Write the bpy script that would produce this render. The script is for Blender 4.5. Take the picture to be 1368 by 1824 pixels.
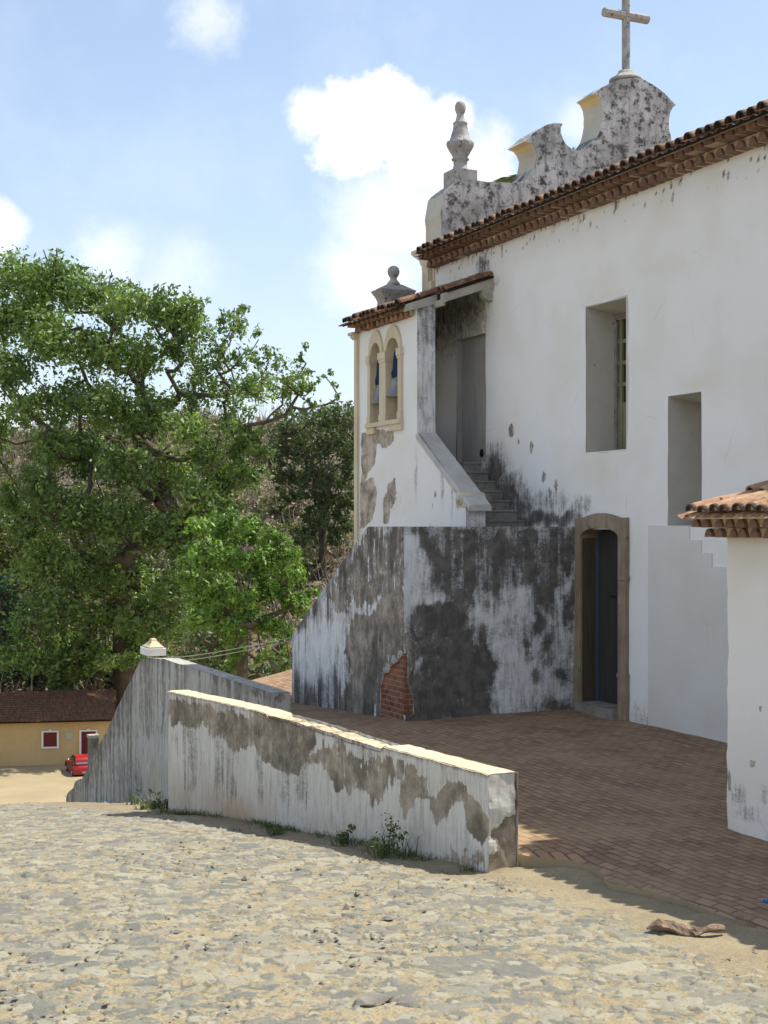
import bpy, math, random
import numpy as np
R = math.radians
random.seed(7); rng = np.random.default_rng(11)
scene = bpy.context.scene
for o in list(bpy.data.objects): bpy.data.objects.remove(o)

# ------------------------------------------------------------------ camera, sky, sun
CAM = np.array([-11.535, -16.92, 2.8])
FWD = np.array([0.4131, 0.9107, 0.0]); RGT = np.array([0.9107, -0.4131, 0.0])
FPX = 2500.0
cam_d = bpy.data.cameras.new('camera'); cam = bpy.data.objects.new('camera', cam_d)
scene.collection.objects.link(cam); scene.camera = cam
cam.location = CAM; cam.rotation_euler = (R(90), 0, -R(24.4))
cam_d.sensor_fit = 'HORIZONTAL'; cam_d.sensor_width = 36
cam_d.lens = 36 * FPX / 1368; cam_d.shift_y = 26 / 1368
cam_d.clip_start = 0.1; cam_d.clip_end = 3000

SUN_EL = 60.5; SUN_AZ = 94.0           # azimuth clockwise from +Y (behind the church)
sdir = np.array([math.cos(R(SUN_EL)) * math.sin(R(SUN_AZ)), math.cos(R(SUN_EL)) * math.cos(R(SUN_AZ)), math.sin(R(SUN_EL))])
sun_d = bpy.data.lights.new('sun', 'SUN'); sun_d.energy = 4.0; sun_d.angle = R(0.53); sun_d.color = (1.0, 0.94, 0.83)
sun = bpy.data.objects.new('sun', sun_d); scene.collection.objects.link(sun)
from mathutils import Vector
sun.rotation_euler = Vector(tuple(-sdir)).to_track_quat('-Z', 'Y').to_euler()
sun.location = (20, -10, 40)

scene.view_settings.view_transform = 'Standard'; scene.view_settings.look = 'None'
scene.view_settings.exposure = 0.82; scene.view_settings.gamma = 1.0; scene.view_settings.use_curve_mapping = False
scene.render.engine = 'CYCLES'
scene.cycles.max_bounces = 8; scene.cycles.diffuse_bounces = 4; scene.cycles.transparent_max_bounces = 8

def raydir(px, py):
    return FWD + RGT * ((px - 684) / FPX) + np.array([0, 0, 1.0]) * ((938 - py) / FPX)
def on(axis, val, px, py):
    d = raydir(px, py); t = (val - CAM[axis]) / d[axis]; return CAM + d * t
def onX(v, px, py): return on(0, v, px, py)
def onY(v, px, py): return on(1, v, px, py)
def onZ(v, px, py): return on(2, v, px, py)
def onD(dep, px, py): return CAM + raydir(px, py) * dep
def cw(lat, d, z=0.0): return CAM * np.array([1, 1, 0]) + RGT * lat + FWD * d + np.array([0, 0, z])
def w2c(P):
    q = P - CAM; return q[..., 0] * RGT[0] + q[..., 1] * RGT[1], q[..., 0] * FWD[0] + q[..., 1] * FWD[1]

# ------------------------------------------------------------------ node helpers
class NT:
    def __init__(s, tree): s.t = tree; s.n = tree.nodes; s.l = tree.links
    def put(s, sock, v):
        if isinstance(v, bpy.types.NodeSocket): s.l.new(v, sock)
        elif v is not None:
            if sock.type == 'RGBA' and len(v) == 3: v = (*v, 1)
            sock.default_value = v
    def node(s, t, props=None, **ins):
        x = s.n.new(t)
        for k, v in (props or {}).items(): setattr(x, k, v)
        for k, v in ins.items(): s.put(x.inputs[k.replace('_', ' ')], v)
        return x
    def m(s, op, a, b=None, clamp=False):
        x = s.n.new('ShaderNodeMath'); x.operation = op; x.use_clamp = clamp
        s.put(x.inputs[0], a)
        if b is not None: s.put(x.inputs[1], b)
        return x.outputs[0]
    def pos(s): return s.node('ShaderNodeNewGeometry').outputs['Position']
    def scale(s, v, f):
        x = s.n.new('ShaderNodeVectorMath'); x.operation = 'MULTIPLY'; s.put(x.inputs[0], v); x.inputs[1].default_value = f; return x.outputs[0]
    def noise(s, vec, sc, det=4, rough=0.55, dist=0.0, col=False):
        x = s.node('ShaderNodeTexNoise', None, Vector=vec, Scale=sc, Detail=det, Roughness=rough, Distortion=dist)
        return x.outputs['Color' if col else 'Fac']
    def vor(s, vec, sc, feat='F1', rand=1.0):
        x = s.node('ShaderNodeTexVoronoi', {'feature': feat}, Vector=vec, Scale=sc, Randomness=rand); return x
    def ss(s, v, a, b, lo=0.0, hi=1.0):
        x = s.n.new('ShaderNodeMapRange'); x.interpolation_type = 'SMOOTHSTEP'
        s.put(x.inputs[0], v)
        for i, q in enumerate((a, b, lo, hi)): s.put(x.inputs[i + 1], q)
        return x.outputs[0]
    def mix(s, f, a, b, mode='MIX'):
        x = s.n.new('ShaderNodeMix'); x.data_type = 'RGBA'; x.blend_type = mode
        s.put(x.inputs[0], f); s.put(x.inputs[6], a); s.put(x.inputs[7], b); return x.outputs[2]
    def attr(s, name): return s.node('ShaderNodeAttribute', {'attribute_name': name}).outputs['Fac']
    def bump(s, h, strength=0.3, dist=0.02):
        return s.node('ShaderNodeBump', None, Height=h, Strength=strength, Distance=dist).outputs[0]
    def out(s, col, rough=0.9, normal=None, spec=0.25, extra=None):
        b = s.node('ShaderNodeBsdfPrincipled'); s.put(b.inputs['Base Color'], col); s.put(b.inputs['Roughness'], rough)
        b.inputs['Specular IOR Level'].default_value = spec
        if normal is not None: s.l.new(normal, b.inputs['Normal'])
        for k, v in (extra or {}).items(): s.put(b.inputs[k], v)
        o = s.n.new('ShaderNodeOutputMaterial'); s.l.new(b.outputs[0], o.inputs[0]); return b

def newmat(name):
    m = bpy.data.materials.new(name); m.use_nodes = True; m.node_tree.nodes.clear(); return m, NT(m.node_tree)

# ------------------------------------------------------------------ world
world = bpy.data.worlds.new('World'); scene.world = world; world.use_nodes = True
wn = NT(world.node_tree); wn.n.clear()
sky = wn.node('ShaderNodeTexSky', {'sky_type': 'NISHITA', 'sun_disc': False, 'sun_elevation': R(SUN_EL), 'sun_rotation': R(SUN_AZ),
                                    'altitude': 20, 'air_density': 1.0, 'dust_density': 1.2, 'ozone_density': 1.5})
SKY_S = 0.105
gen = wn.node('ShaderNodeTexCoord').outputs['Generated']
def dirof(px, py):
    d = raydir(px, py); return d / np.linalg.norm(d)
cn1 = wn.noise(gen, 10.0, 10, 0.62); cn2 = wn.noise(gen, 38.0, 8, 0.66)
cnoise = wn.m('ADD', wn.m('MULTIPLY', wn.m('SUBTRACT', cn1, 0.5), 1.0), wn.m('MULTIPLY', wn.m('SUBTRACT', cn2, 0.5), 0.9))
def cloud_blob(px, py, r, soft, amp):
    d = dirof(px, py)
    x = wn.n.new('ShaderNodeVectorMath'); x.operation = 'DISTANCE'; wn.put(x.inputs[0], gen); x.inputs[1].default_value = tuple(d)
    rr = wn.m('ADD', wn.m('DIVIDE', x.outputs['Value'], r / FPX), wn.m('MULTIPLY', cnoise, amp))
    return wn.ss(rr, 1.0, 1.0 - soft)
mask = None
def wmax(a, b): return b if a is None else wn.m('MAXIMUM', a, b)
for (x, y, r, s, am, w) in [(640, 225, 105, .30, 1.1, 1.0), (745, 255, 100, .36, 1.1, 1.0), (560, 205, 60, .5, 1.2, .9), (690, 190, 70, .3, 1.1, 1.0), (800, 215, 55, .4, 1.2, .95), (700, 380, 150, .8, 1.1, .85), (850, 300, 105, .7, 1.1, .9), (790, 400, 130, .8, 1.1, .8),
                       (660, 490, 130, .9, 1.2, .75), (365, 35, 75, .9, 1.5, .6), (0, 410, 60, .6, 1.0, .9), (195, 452, 80, .8, 1.0, .8), (1030, 220, 62, .9, 1.2, .55),
                       (310, 500, 110, 1, 1.2, .5), (20, 770, 120, .7, 1, .9), (900, 420, 160, 1, 1.2, .5)]:
    mask = wmax(mask, wn.m('MULTIPLY', cloud_blob(x, y, r, s, am), w))
for k in range(26):                                   # clouds over the rest of the sky, for the light and other views
    az = rng.uniform(0, 2 * math.pi); el = rng.uniform(.1, .8)
    d = np.array([math.cos(az) * math.cos(el), math.sin(az) * math.cos(el), math.sin(el)])
    if d @ FWD > 0.72: continue
    x = wn.n.new('ShaderNodeVectorMath'); x.operation = 'DISTANCE'; wn.put(x.inputs[0], gen); x.inputs[1].default_value = tuple(d)
    rr = wn.m('ADD', wn.m('DIVIDE', x.outputs['Value'], rng.uniform(.1, .25)), wn.m('MULTIPLY', cnoise, 1.0))
    mask = wmax(mask, wn.ss(rr, 1.0, .5))
cshade = wn.ss(wn.noise(gen, 14.0, 5, .5), .3, .7)
ccol = wn.mix(cshade, (5.5, 5.9, 6.5), (7.0, 7.0, 7.0))
# thin high veil that pales the blue
zsep = wn.node('ShaderNodeSeparateXYZ', None, Vector=gen).outputs[2]
tint = wn.mix(wn.m('ADD', wn.ss(zsep, .38, .02, .19, .46), wn.m('MULTIPLY', wn.ss(cn1, .4, .75), .16)), sky.outputs[0], (5.2, 5.9, 6.9))
skyc = wn.mix(mask, tint, ccol)
bg = wn.node('ShaderNodeBackground', None, Color=skyc, Strength=SKY_S)
wo = wn.n.new('ShaderNodeOutputWorld'); wn.l.new(bg.outputs[0], wo.inputs[0])

# ------------------------------------------------------------------ numpy noise
def _h(ix, iy, iz, s=0):
    h = (ix.astype(np.int64) * 374761393 + iy.astype(np.int64) * 668265263 + iz.astype(np.int64) * 2147483647 + s * 974634777) & 0xffffffff
    h = ((h ^ (h >> 13)) * 1274126177) & 0xffffffff
    h = ((h ^ (h >> 16)) * 2246822519) & 0xffffffff
    return ((h ^ (h >> 15)) & 0xffffff) / float(0xffffff)
def vn(P, s=0):
    i = np.floor(P); f = P - i; f = f * f * (3 - 2 * f); x, y, z = (i[..., k] for k in range(3))
    r = 0
    for a in (0, 1):
        for b in (0, 1):
            for c in (0, 1):
                w = (f[..., 0] if a else 1 - f[..., 0]) * (f[..., 1] if b else 1 - f[..., 1]) * (f[..., 2] if c else 1 - f[..., 2])
                r = r + w * _h(x + a, y + b, z + c, s)
    return r
def fbm(P, sc=1.0, o=4, s=0, aniso=(1, 1, 1)):
    P = np.asarray(P, float) * np.array(aniso) * sc; r = 0; a = .5; t = 0
    for k in range(o):
        r = r + a * vn(P * 2 ** k, s + k); t += a; a *= .55
    return r / t
def sstep(x, a, b):
    t = np.clip((x - a) / (b - a), 0, 1); return t * t * (3 - 2 * t)

# ------------------------------------------------------------------ mesh accumulator
ATTRS = ('dirt', 'peel', 'brick', 'warm', 'rnd', 'stone', 'tint')
class M:
    def __init__(s): s.v = []; s.nv = 0; s.loops = []; s.tot = []; s.mi = []; s.sm = []; s.at = {}
    def add(s, V, Fc, mat=0, smooth=False, **at):
        V = np.asarray(V, float).reshape(-1, 3)
        if isinstance(Fc, np.ndarray):
            s.loops.append((Fc + s.nv).ravel()); n = len(Fc); s.tot.append(np.full(n, Fc.shape[1]))
        else:
            n = len(Fc); s.loops.append(np.array([i + s.nv for f in Fc for i in f])); s.tot.append(np.array([len(f) for f in Fc]))
        s.mi.append(np.full(n, mat)); s.sm.append(np.full(n, smooth))
        for k, a in at.items():
            s.at.setdefault(k, []).append((s.nv, np.broadcast_to(np.asarray(a, float), (len(V),))))
        s.v.append(V); s.nv += len(V); return s
    def box(s, a, b, mat=0, **at):
        a = np.minimum(a, b) if 0 else np.array(a, float); b = np.array(b, float)
        lo = np.minimum(a, b); hi = np.maximum(a, b)
        V = [(x, y, z) for x in (lo[0], hi[0]) for y in (lo[1], hi[1]) for z in (lo[2], hi[2])]
        return s.add(V, [(0, 1, 3, 2), (4, 6, 7, 5), (0, 4, 5, 1), (2, 3, 7, 6), (0, 2, 6, 4), (1, 5, 7, 3)], mat, **at)
    def hexa(s, V, mat=0, **at):   # 8 verts: bottom loop then top loop
        return s.add(V, [(3, 2, 1, 0), (4, 5, 6, 7), (0, 1, 5, 4), (1, 2, 6, 5), (2, 3, 7, 6), (3, 0, 4, 7)], mat, **at)
    def grid(s, P, mat=0, smooth=False, keep=None, flip=False, **at):
        n, m = P.shape[:2]; idx = np.arange(n * m).reshape(n, m)
        Q = np.stack([idx[:-1, :-1], idx[1:, :-1], idx[1:, 1:], idx[:-1, 1:]], -1)
        if flip: Q = Q[..., ::-1]
        Q = Q.reshape(-1, 4)
        if keep is not None: Q = Q[keep.ravel()]
        return s.add(P.reshape(-1, 3), Q, mat, smooth, **{k: np.asarray(a).reshape(-1) for k, a in at.items()})
    def prism(s, poly, off, mat=0, side=None, capb=True, **at):
        # poly: (n,3) planar loop, off: extrusion vector
        P = np.asarray(poly, float); n = len(P); o = np.asarray(off, float)
        fs = [tuple(range(n))[::-1]] + ([tuple(range(n, 2 * n))] if capb else [])
        s.add(np.vstack([P, P + o]), fs, mat, **at)
        V = np.vstack([P, P + o])
        s.add(V, [(i, (i + 1) % n, n + (i + 1) % n, n + i) for i in range(n)], mat if side is None else side, **at); return s
    def tube(s, pts, rad, n=8, mat=0, smooth=True, cap=True, **at):
        pts = np.asarray(pts, float); k = len(pts); rad = np.broadcast_to(np.asarray(rad, float), (k,))
        tg = np.gradient(pts, axis=0); tg /= np.linalg.norm(tg, axis=1)[:, None] + 1e-9
        up = np.array([0, 0, 1.0]) if abs(tg[0, 2]) < .9 else np.array([1.0, 0, 0])
        V = []
        a = np.cross(tg[0], up); a /= np.linalg.norm(a)
        for i in range(k):
            a = a - tg[i] * (a @ tg[i]); a /= np.linalg.norm(a) + 1e-9; b = np.cross(tg[i], a)
            th = np.arange(n) * 2 * math.pi / n
            V.append(pts[i] + rad[i] * (np.cos(th)[:, None] * a + np.sin(th)[:, None] * b))
        V = np.array(V).reshape(-1, 3)
        F = [(i * n + j, i * n + (j + 1) % n, (i + 1) * n + (j + 1) % n, (i + 1) * n + j) for i in range(k - 1) for j in range(n)]
        if cap: F += [tuple(range(n))[::-1], tuple((k - 1) * n + j for j in range(n))]
        return s.add(V, F, mat, smooth, **at)
    def lathe(s, c, prof, n=20, mat=0, smooth=True, flute=None, **at):
        c = np.asarray(c, float); V = []
        th = np.arange(n) * 2 * math.pi / n
        for (r, z) in prof:
            rr = np.full(n, float(r))
            if flute and flute[0] <= z <= flute[1]: rr = rr * (.90 + .20 * np.abs(np.cos(th * 4.5)))
            V.append(np.stack([c[0] + rr * np.cos(th), c[1] + rr * np.sin(th), np.full(n, c[2] + z)], -1))
        V = np.array(V).reshape(-1, 3); k = len(prof)
        F = [(i * n + j, i * n + (j + 1) % n, (i + 1) * n + (j + 1) % n, (i + 1) * n + j) for i in range(k - 1) for j in range(n)]
        F += [tuple(range(n))[::-1], tuple((k - 1) * n + j for j in range(n))]
        return s.add(V, F, mat, smooth, **at)
    def obj(s, name, mats, parent=None, label=None, cat=None, group=None, kind=None):
        me = bpy.data.meshes.new(name); V = np.vstack(s.v)
        if parent is not None:
            p = parent; off = np.zeros(3)
            while p is not None: off += np.array(p.location); p = p.parent
            V = V - off
        loops = np.concatenate(s.loops); tot = np.concatenate(s.tot); st = np.concatenate([[0], np.cumsum(tot)[:-1]])
        me.vertices.add(len(V)); me.vertices.foreach_set('co', V.astype(np.float32).ravel())
        me.loops.add(len(loops)); me.loops.foreach_set('vertex_index', loops.astype(np.int32))
        me.polygons.add(len(tot)); me.polygons.foreach_set('loop_start', st.astype(np.int32)); me.polygons.foreach_set('loop_total', tot.astype(np.int32))
        me.polygons.foreach_set('material_index', np.concatenate(s.mi).astype(np.int32))
        me.polygons.foreach_set('use_smooth', np.concatenate(s.sm))
        for k, parts in s.at.items():
            a = np.zeros(len(V), np.float32)
            for (o, x) in parts: a[o:o + len(x)] = x
            me.attributes.new(k, 'FLOAT', 'POINT').data.foreach_set('value', a)
        if not isinstance(mats, (list, tuple)): mats = [mats]
        for m in mats: me.materials.append(m)
        me.update(); me.validate()
        o = bpy.data.objects.new(name, me); scene.collection.objects.link(o)
        if parent is not None: o.parent = parent
        tag(o, label, cat, group, kind); return o
def tag(o, label=None, cat=None, group=None, kind=None):
    if label: o['label'] = label
    if cat: o['category'] = cat
    if group: o['group'] = group
    if kind: o['kind'] = kind
    return o
def thing(name, label, cat, loc, group=None):
    o = bpy.data.objects.new(name, None); scene.collection.objects.link(o); o.location = tuple(loc); o.empty_display_size = .2
    return tag(o, label, cat, group)

# ------------------------------------------------------------------ materials
def mat_plaster(name, white=(.76, .76, .75), peelc=(.36, .32, .27), dirtc=(.055, .052, .047), gl=0.0, dmul=1.0, warmc=(.58, .47, .30)):
    m, t = newmat(name); P = t.pos()
    nf = t.noise(P, 7.0, 8, .65); nh = t.noise(P, 38.0, 5, .7)
    st = t.noise(t.scale(P, (17, 17, 2.0)), 1.0, 6, .66)      # vertical streaks
    lo = t.noise(P, .9, 4, .5)
    dirt = t.attr('dirt'); peel = t.attr('peel'); brick = t.attr('brick'); warm = t.attr('warm')
    base = t.mix(t.ss(lo, .42, .66), white, (white[0] * .95, white[1] * .935, white[2] * .90))
    base = t.mix(t.m('MULTIPLY', t.ss(nh, .55, .75), .18), base, (white[0] * .7, white[1] * .68, white[2] * .64))
    base = t.mix(t.m('MULTIPLY', warm, .8), base, warmc)
    ck = t.vor(t.mix(.06, P, t.noise(P, 2.2, 4, .6, col=True)), .75, 'DISTANCE_TO_EDGE').outputs['Distance']
    base = t.mix(t.m('MULTIPLY', t.ss(ck, .004, .001, 0, .5), t.ss(t.noise(P, 1.1, 4, .6), .56, .64)), base, (.42, .40, .37))      # hairline cracks
    pm = t.ss(t.m('ADD', peel, t.m('ADD', t.m('MULTIPLY', t.m('SUBTRACT', nf, .5), .9), t.m('MULTIPLY', t.m('SUBTRACT', st, .5), 1.0))), .46, .53)
    pcol = t.mix(t.ss(t.noise(P, 3.6, 7, .68), .32, .68), (peelc[0] * .5, peelc[1] * .47, peelc[2] * .43), (peelc[0] * 1.45, peelc[1] * 1.43, peelc[2] * 1.4))
    col = t.mix(pm, base, pcol)
    dn = t.m('ADD', t.m('ADD', t.m('MULTIPLY', t.m('SUBTRACT', nf, .5), .9), t.m('MULTIPLY', t.m('SUBTRACT', st, .5), .9)), t.m('MULTIPLY', t.m('SUBTRACT', nh, .5), .9))
    dsum = t.m('ADD', t.m('MULTIPLY', dirt, dmul), t.m('MULTIPLY', dn, t.ss(dirt, 0.02, .3)))
    dm = t.ss(dsum, .12, .86)
    dcol = t.mix(t.ss(t.noise(P, 5.0, 7, .68), .36, .7), dirtc, (dirtc[0] * 2.7, dirtc[1] * 2.6, dirtc[2] * 2.45))
    col = t.mix(t.m('MULTIPLY', dm, .96), col, dcol)
    if gl > 0:
        col = t.mix(t.m('MULTIPLY', t.ss(st, .45, .72), gl), col, (.2, .19, .17))
        st2 = t.m('MULTIPLY', t.noise(t.scale(P, (42, 42, 5.0)), 1.0, 6, .72), t.ss(t.noise(P, 1.7, 4, .6), .3, .6, .86, 1.06))
        col = t.mix(t.m('MULTIPLY', t.ss(st2, .5, .68), gl * .9), col, (.17, .16, .145))
    # exposed brick
    sep = t.node('ShaderNodeSeparateXYZ', None, Vector=P).outputs
    hv = t.node('ShaderNodeCombineXYZ', None, X=t.m('ADD', sep[0], sep[1]), Y=sep[2], Z=0.0).outputs[0]
    hv = t.mix(.02, hv, t.noise(P, 9.0, 3, .5, col=True))
    bt = t.node('ShaderNodeTexBrick', None, Vector=hv, Color1=(.16, .062, .036, 1), Color2=(.28, .115, .066, 1), Mortar=(.27, .20, .155, 1), Scale=1.0)
    bt.inputs['Brick Width'].default_value = .2; bt.inputs['Row Height'].default_value = .078; bt.inputs['Mortar Size'].default_value = .012; bt.inputs['Mortar Smooth'].default_value = .4
    bc = t.mix(t.ss(nf, .48, .72, 0, .6), bt.outputs['Color'], (.06, .03, .022))
    bm = t.ss(t.m('ADD', brick, t.m('MULTIPLY', t.m('SUBTRACT', nf, .5), .5)), .45, .55)
    col = t.mix(bm, col, bc)
    h = t.m('ADD', t.m('ADD', t.m('MULTIPLY', pm, -1.1), t.m('MULTIPLY', t.noise(P, 2.6, 3, .5), 1.6)), t.m('ADD', t.m('MULTIPLY', nf, .35), t.m('MULTIPLY', nh, .18)))
    h = t.m('ADD', h, t.m('MULTIPLY', t.m('MULTIPLY', bt.outputs['Fac'], bm), -1.6))
    t.out(col, .92, t.bump(h, .55, .012), .15); return m
PL = mat_plaster('lime_plaster')
PLD = mat_plaster('grimy_plaster', white=(.70, .715, .73), peelc=(.30, .275, .24), gl=.34)
PLW = mat_plaster('street_wall_plaster', white=(.62, .60, .55), peelc=(.325, .28, .22), dirtc=(.075, .066, .055), gl=.36, warmc=(.46, .30, .145))
PLS = mat_plaster('stair_wall_plaster', white=(.47, .465, .435), peelc=(.27, .25, .21), dirtc=(.08, .078, .07), gl=.75)

def mat_noise(name, c1, c2, sc=3.0, rough=.9, c3=None, t3=(.55, .75), bump=.3, bsc=25, spec=.2, aniso=(1, 1, 1), stain=None):
    m, t = newmat(name); P = t.scale(t.pos(), aniso)
    n1 = t.noise(P, sc, 6, .6); n2 = t.noise(P, bsc, 5, .65)
    col = t.mix(t.ss(n1, .3, .7), c1, c2)
    if c3: col = t.mix(t.ss(t.m('ADD', t.m('MULTIPLY', t.noise(P, sc * 2.3, 7, .68), .75), t.m('MULTIPLY', n2, .25)), *t3), col, c3)
    if stain: col = t.mix(t.m('MULTIPLY', t.ss(t.noise(t.scale(P, (12, 12, .9)), 1.0, 5, .6), .48, .7), stain[1]), col, stain[0])
    t.out(col, rough, t.bump(n2, bump, .02), spec); return m
GABLE = mat_noise('weathered_render', (.50, .51, .50), (.27, .275, .268), 2.2, c3=(.06, .06, .056), t3=(.47, .60), bump=.6, stain=((.13, .13, .12), .55))
CREAM = mat_noise('cream_paint', (.62, .555, .41), (.55, .48, .34), 2.0, c3=(.33, .27, .19), t3=(.62, .72), bump=.3, stain=((.4, .33, .24), .35))
OCHRE = mat_noise('ochre_paint', (.62, .56, .43), (.56, .48, .33), 2.0, c3=(.42, .31, .17), t3=(.62, .75), bump=.25)
STONE = mat_noise('frame_stone', (.31, .25, .175), (.23, .18, .125), 3.0, c3=(.09, .075, .06), t3=(.56, .7), bump=.45, stain=((.10, .08, .06), .5))
DARKSTONE = mat_noise('step_stone', (.30, .28, .25), (.20, .185, .165), 4.0, c3=(.07, .065, .058), t3=(.54, .68), bump=.6)
FINIAL = mat_noise('finial_stone', (.40, .39, .37), (.27, .26, .25), 5.0, c3=(.09, .085, .08), t3=(.53, .64), bump=.4)
CAPW = mat_noise('wall_cap_plaster', (.62, .57, .45), (.50, .44, .33), 3.0, c3=(.32, .23, .15), t3=(.58, .7), bump=.6)
WOOD = mat_noise('painted_wood', (.42, .40, .35), (.32, .30, .26), 3.0, c3=(.1, .09, .075), t3=(.55, .7), bump=.3)
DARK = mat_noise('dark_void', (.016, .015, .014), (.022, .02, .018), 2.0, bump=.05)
DOORG = mat_noise('grey_door_paint', (.048, .045, .042), (.034, .032, .03), 1.5, c3=(.02, .021, .023), t3=(.58, .7), bump=.15, aniso=(6, 6, .6), spec=.3)
DOORB = mat_noise('blue_door_paint', (.055, .085, .115), (.04, .065, .09), 2.0, c3=(.03, .04, .05), t3=(.6, .7), bump=.15)
DOORL = mat_noise('pale_door_paint', (.40, .39, .375), (.34, .33, .315), 1.2, c3=(.16, .155, .15), t3=(.62, .72), bump=.12, stain=((.16, .16, .16), .4))
PORCHBROWN = mat_noise('shaded_dirty_plaster', (.17, .145, .115), (.10, .085, .068), 1.5, c3=(.05, .043, .035), t3=(.55, .7), bump=.3)  # brown dirt with the porch's shade put into the colour
OLIVE = mat_noise('olive_window_paint', (.22, .22, .13), (.17, .17, .10), 3.0, bump=.15)
REVEAL = mat_noise('reveal_plaster', (.54, .52, .475), (.48, .46, .415), 2.2, c3=(.20, .18, .155), t3=(.60, .68), bump=.3)
BELLM = mat_noise('bell_metal', (.23, .24, .25), (.15, .16, .17), 6.0, rough=.5, bump=.1, spec=.5)
BLUEW = mat_noise('blue_headstock_paint', (.02, .035, .08), (.014, .024, .05), 5.0, bump=.2)
def mat_flat(name, c, rough=.6, spec=.3, metal=0.0):
    m, t = newmat(name); n = t.noise(t.pos(), 12.0, 4, .6)
    t.out(t.mix(n, tuple(x * .85 for x in c), tuple(min(1, x * 1.12) for x in c)), rough, None, spec, {'Metallic': metal}); return m
GLASS = mat_flat('dark_glass', (.02, .022, .024), .12, .6)
def mat_tile(name, dark=.5, light=1.0, tan=.6):
    m, t = newmat(name); P = t.pos(); r = t.attr('rnd')
    c = t.mix(r, (.18 * light, .09 * light, .058 * light), (.30 * light, .175 * light, .115 * light))
    c = t.mix(t.ss(t.noise(P, 7.0, 6, .65), .62 - tan * .22, .72, 0, .8), c, (.37 * light, .28 * light, .17 * light))
    c = t.mix(t.ss(t.noise(P, 11.0, 6, .7), .62 - dark * .2, .72, 0, .85), c, (.055, .045, .036))
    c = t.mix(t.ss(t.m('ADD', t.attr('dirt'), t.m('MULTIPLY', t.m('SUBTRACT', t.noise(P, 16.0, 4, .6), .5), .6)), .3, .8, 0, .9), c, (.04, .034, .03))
    t.out(c, .92, t.bump(t.noise(P, 40.0, 4, .6), .4, .01), .15); return m
TILE = mat_tile('clay_tile'); TILED = mat_tile('weathered_clay_tile', .75); TILEL = mat_tile('annex_clay_tile', .36, 1.25, .9)
CLAYD = mat_noise('dark_clay', (.25, .155, .115), (.175, .105, .078), 8.0, c3=(.08, .042, .03), t3=(.55, .7), bump=.4)
CLAYM = mat_noise('eave_mortar', (.52, .45, .34), (.42, .35, .25), 7.0, c3=(.2, .14, .095), t3=(.56, .7), bump=.4)

def mat_paving():
    m, t = newmat('brick_paving'); P = t.pos()
    rot = t.node('ShaderNodeMapping', None, Vector=P); rot.inputs['Rotation'].default_value = (0, 0, R(90 + 0))
    v = t.mix(.012, rot.outputs[0], t.noise(P, 3.0, 3, .5, col=True))
    b = t.node('ShaderNodeTexBrick', None, Vector=v, Color1=(.225, .14, .09, 1), Color2=(.34, .22, .14, 1), Mortar=(.115, .086, .062, 1), Scale=1.0)
    b.inputs['Brick Width'].default_value = .215; b.inputs['Row Height'].default_value = .098; b.inputs['Mortar Size'].default_value = .009; b.inputs['Mortar Smooth'].default_value = .3
    c = t.mix(t.ss(t.noise(P, 1.1, 7, .66), .36, .70, 0, .75), b.outputs[0], (.33, .24, .14))
    c = t.mix(t.ss(t.noise(P, 6.0, 6, .7), .5, .75, 0, .55), c, (.085, .058, .042))
    c = t.mix(t.ss(t.noise(P, 30.0, 4, .7), .58, .8, 0, .4), c, (.30, .22, .15))
    h = t.m('ADD', t.m('MULTIPLY', b.outputs['Fac'], -1.0), t.m('MULTIPLY', t.noise(P, 14.0, 5, .65), .6))
    t.out(c, .95, t.bump(h, .8, .012), .12); return m
PAVE = mat_paving()

def mat_cobble():
    m, t = newmat('cobbles_and_sand'); P = t.pos(); s = t.attr('stone'); r = t.attr('rnd'); d = t.attr('dirt')
    n1 = t.noise(P, 9.0, 6, .65); n2 = t.noise(P, 60.0, 5, .7)
    st = t.mix(t.ss(r, .05, .95), (.145, .145, .126), (.295, .275, .205))
    st = t.mix(t.ss(n1, .5, .7, 0, .5), st, (.29, .25, .17))
    st = t.mix(t.ss(n2, .5, .7, 0, .6), st, (.09, .088, .08))
    sa = t.mix(t.ss(t.noise(P, 1.6, 5, .6), .3, .7), (.32, .27, .17), (.25, .21, .135))
    sa = t.mix(t.ss(n2, .42, .66, 0, .7), sa, (.13, .105, .068))
    sa = t.mix(t.ss(t.noise(P, 2.2, 5, .65), .58, .72, 0, .5), sa, (.17, .19, .075))    # thin moss and grass in the joints
    c = t.mix(t.ss(t.m('ADD', s, t.m('MULTIPLY', t.m('SUBTRACT', n1, .5), .7)), .4, .6), sa, st)
    c = t.mix(t.m('MULTIPLY', t.attr('warm'), .8), c, (.085, .075, .055))     # darker tone in scattered open joints
    c = t.mix(d, c, t.mix(n1, (.16, .125, .085), (.28, .225, .15)))
    h = t.m('ADD', t.m('MULTIPLY', n1, .6), t.m('MULTIPLY', n2, .4))
    t.out(c, .92, t.bump(h, .7, .015), .15); return m
COB = mat_cobble()
DIRT = mat_noise('dry_dirt', (.34, .275, .165), (.28, .225, .14), .35, c3=(.18, .15, .09), t3=(.6, .75), bump=.4, bsc=8)
HILL = mat_noise('dry_hillside_soil', (.17, .13, .09), (.12, .10, .062), .25, c3=(.09, .095, .045), t3=(.5, .65), bump=.5, bsc=4)
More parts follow.
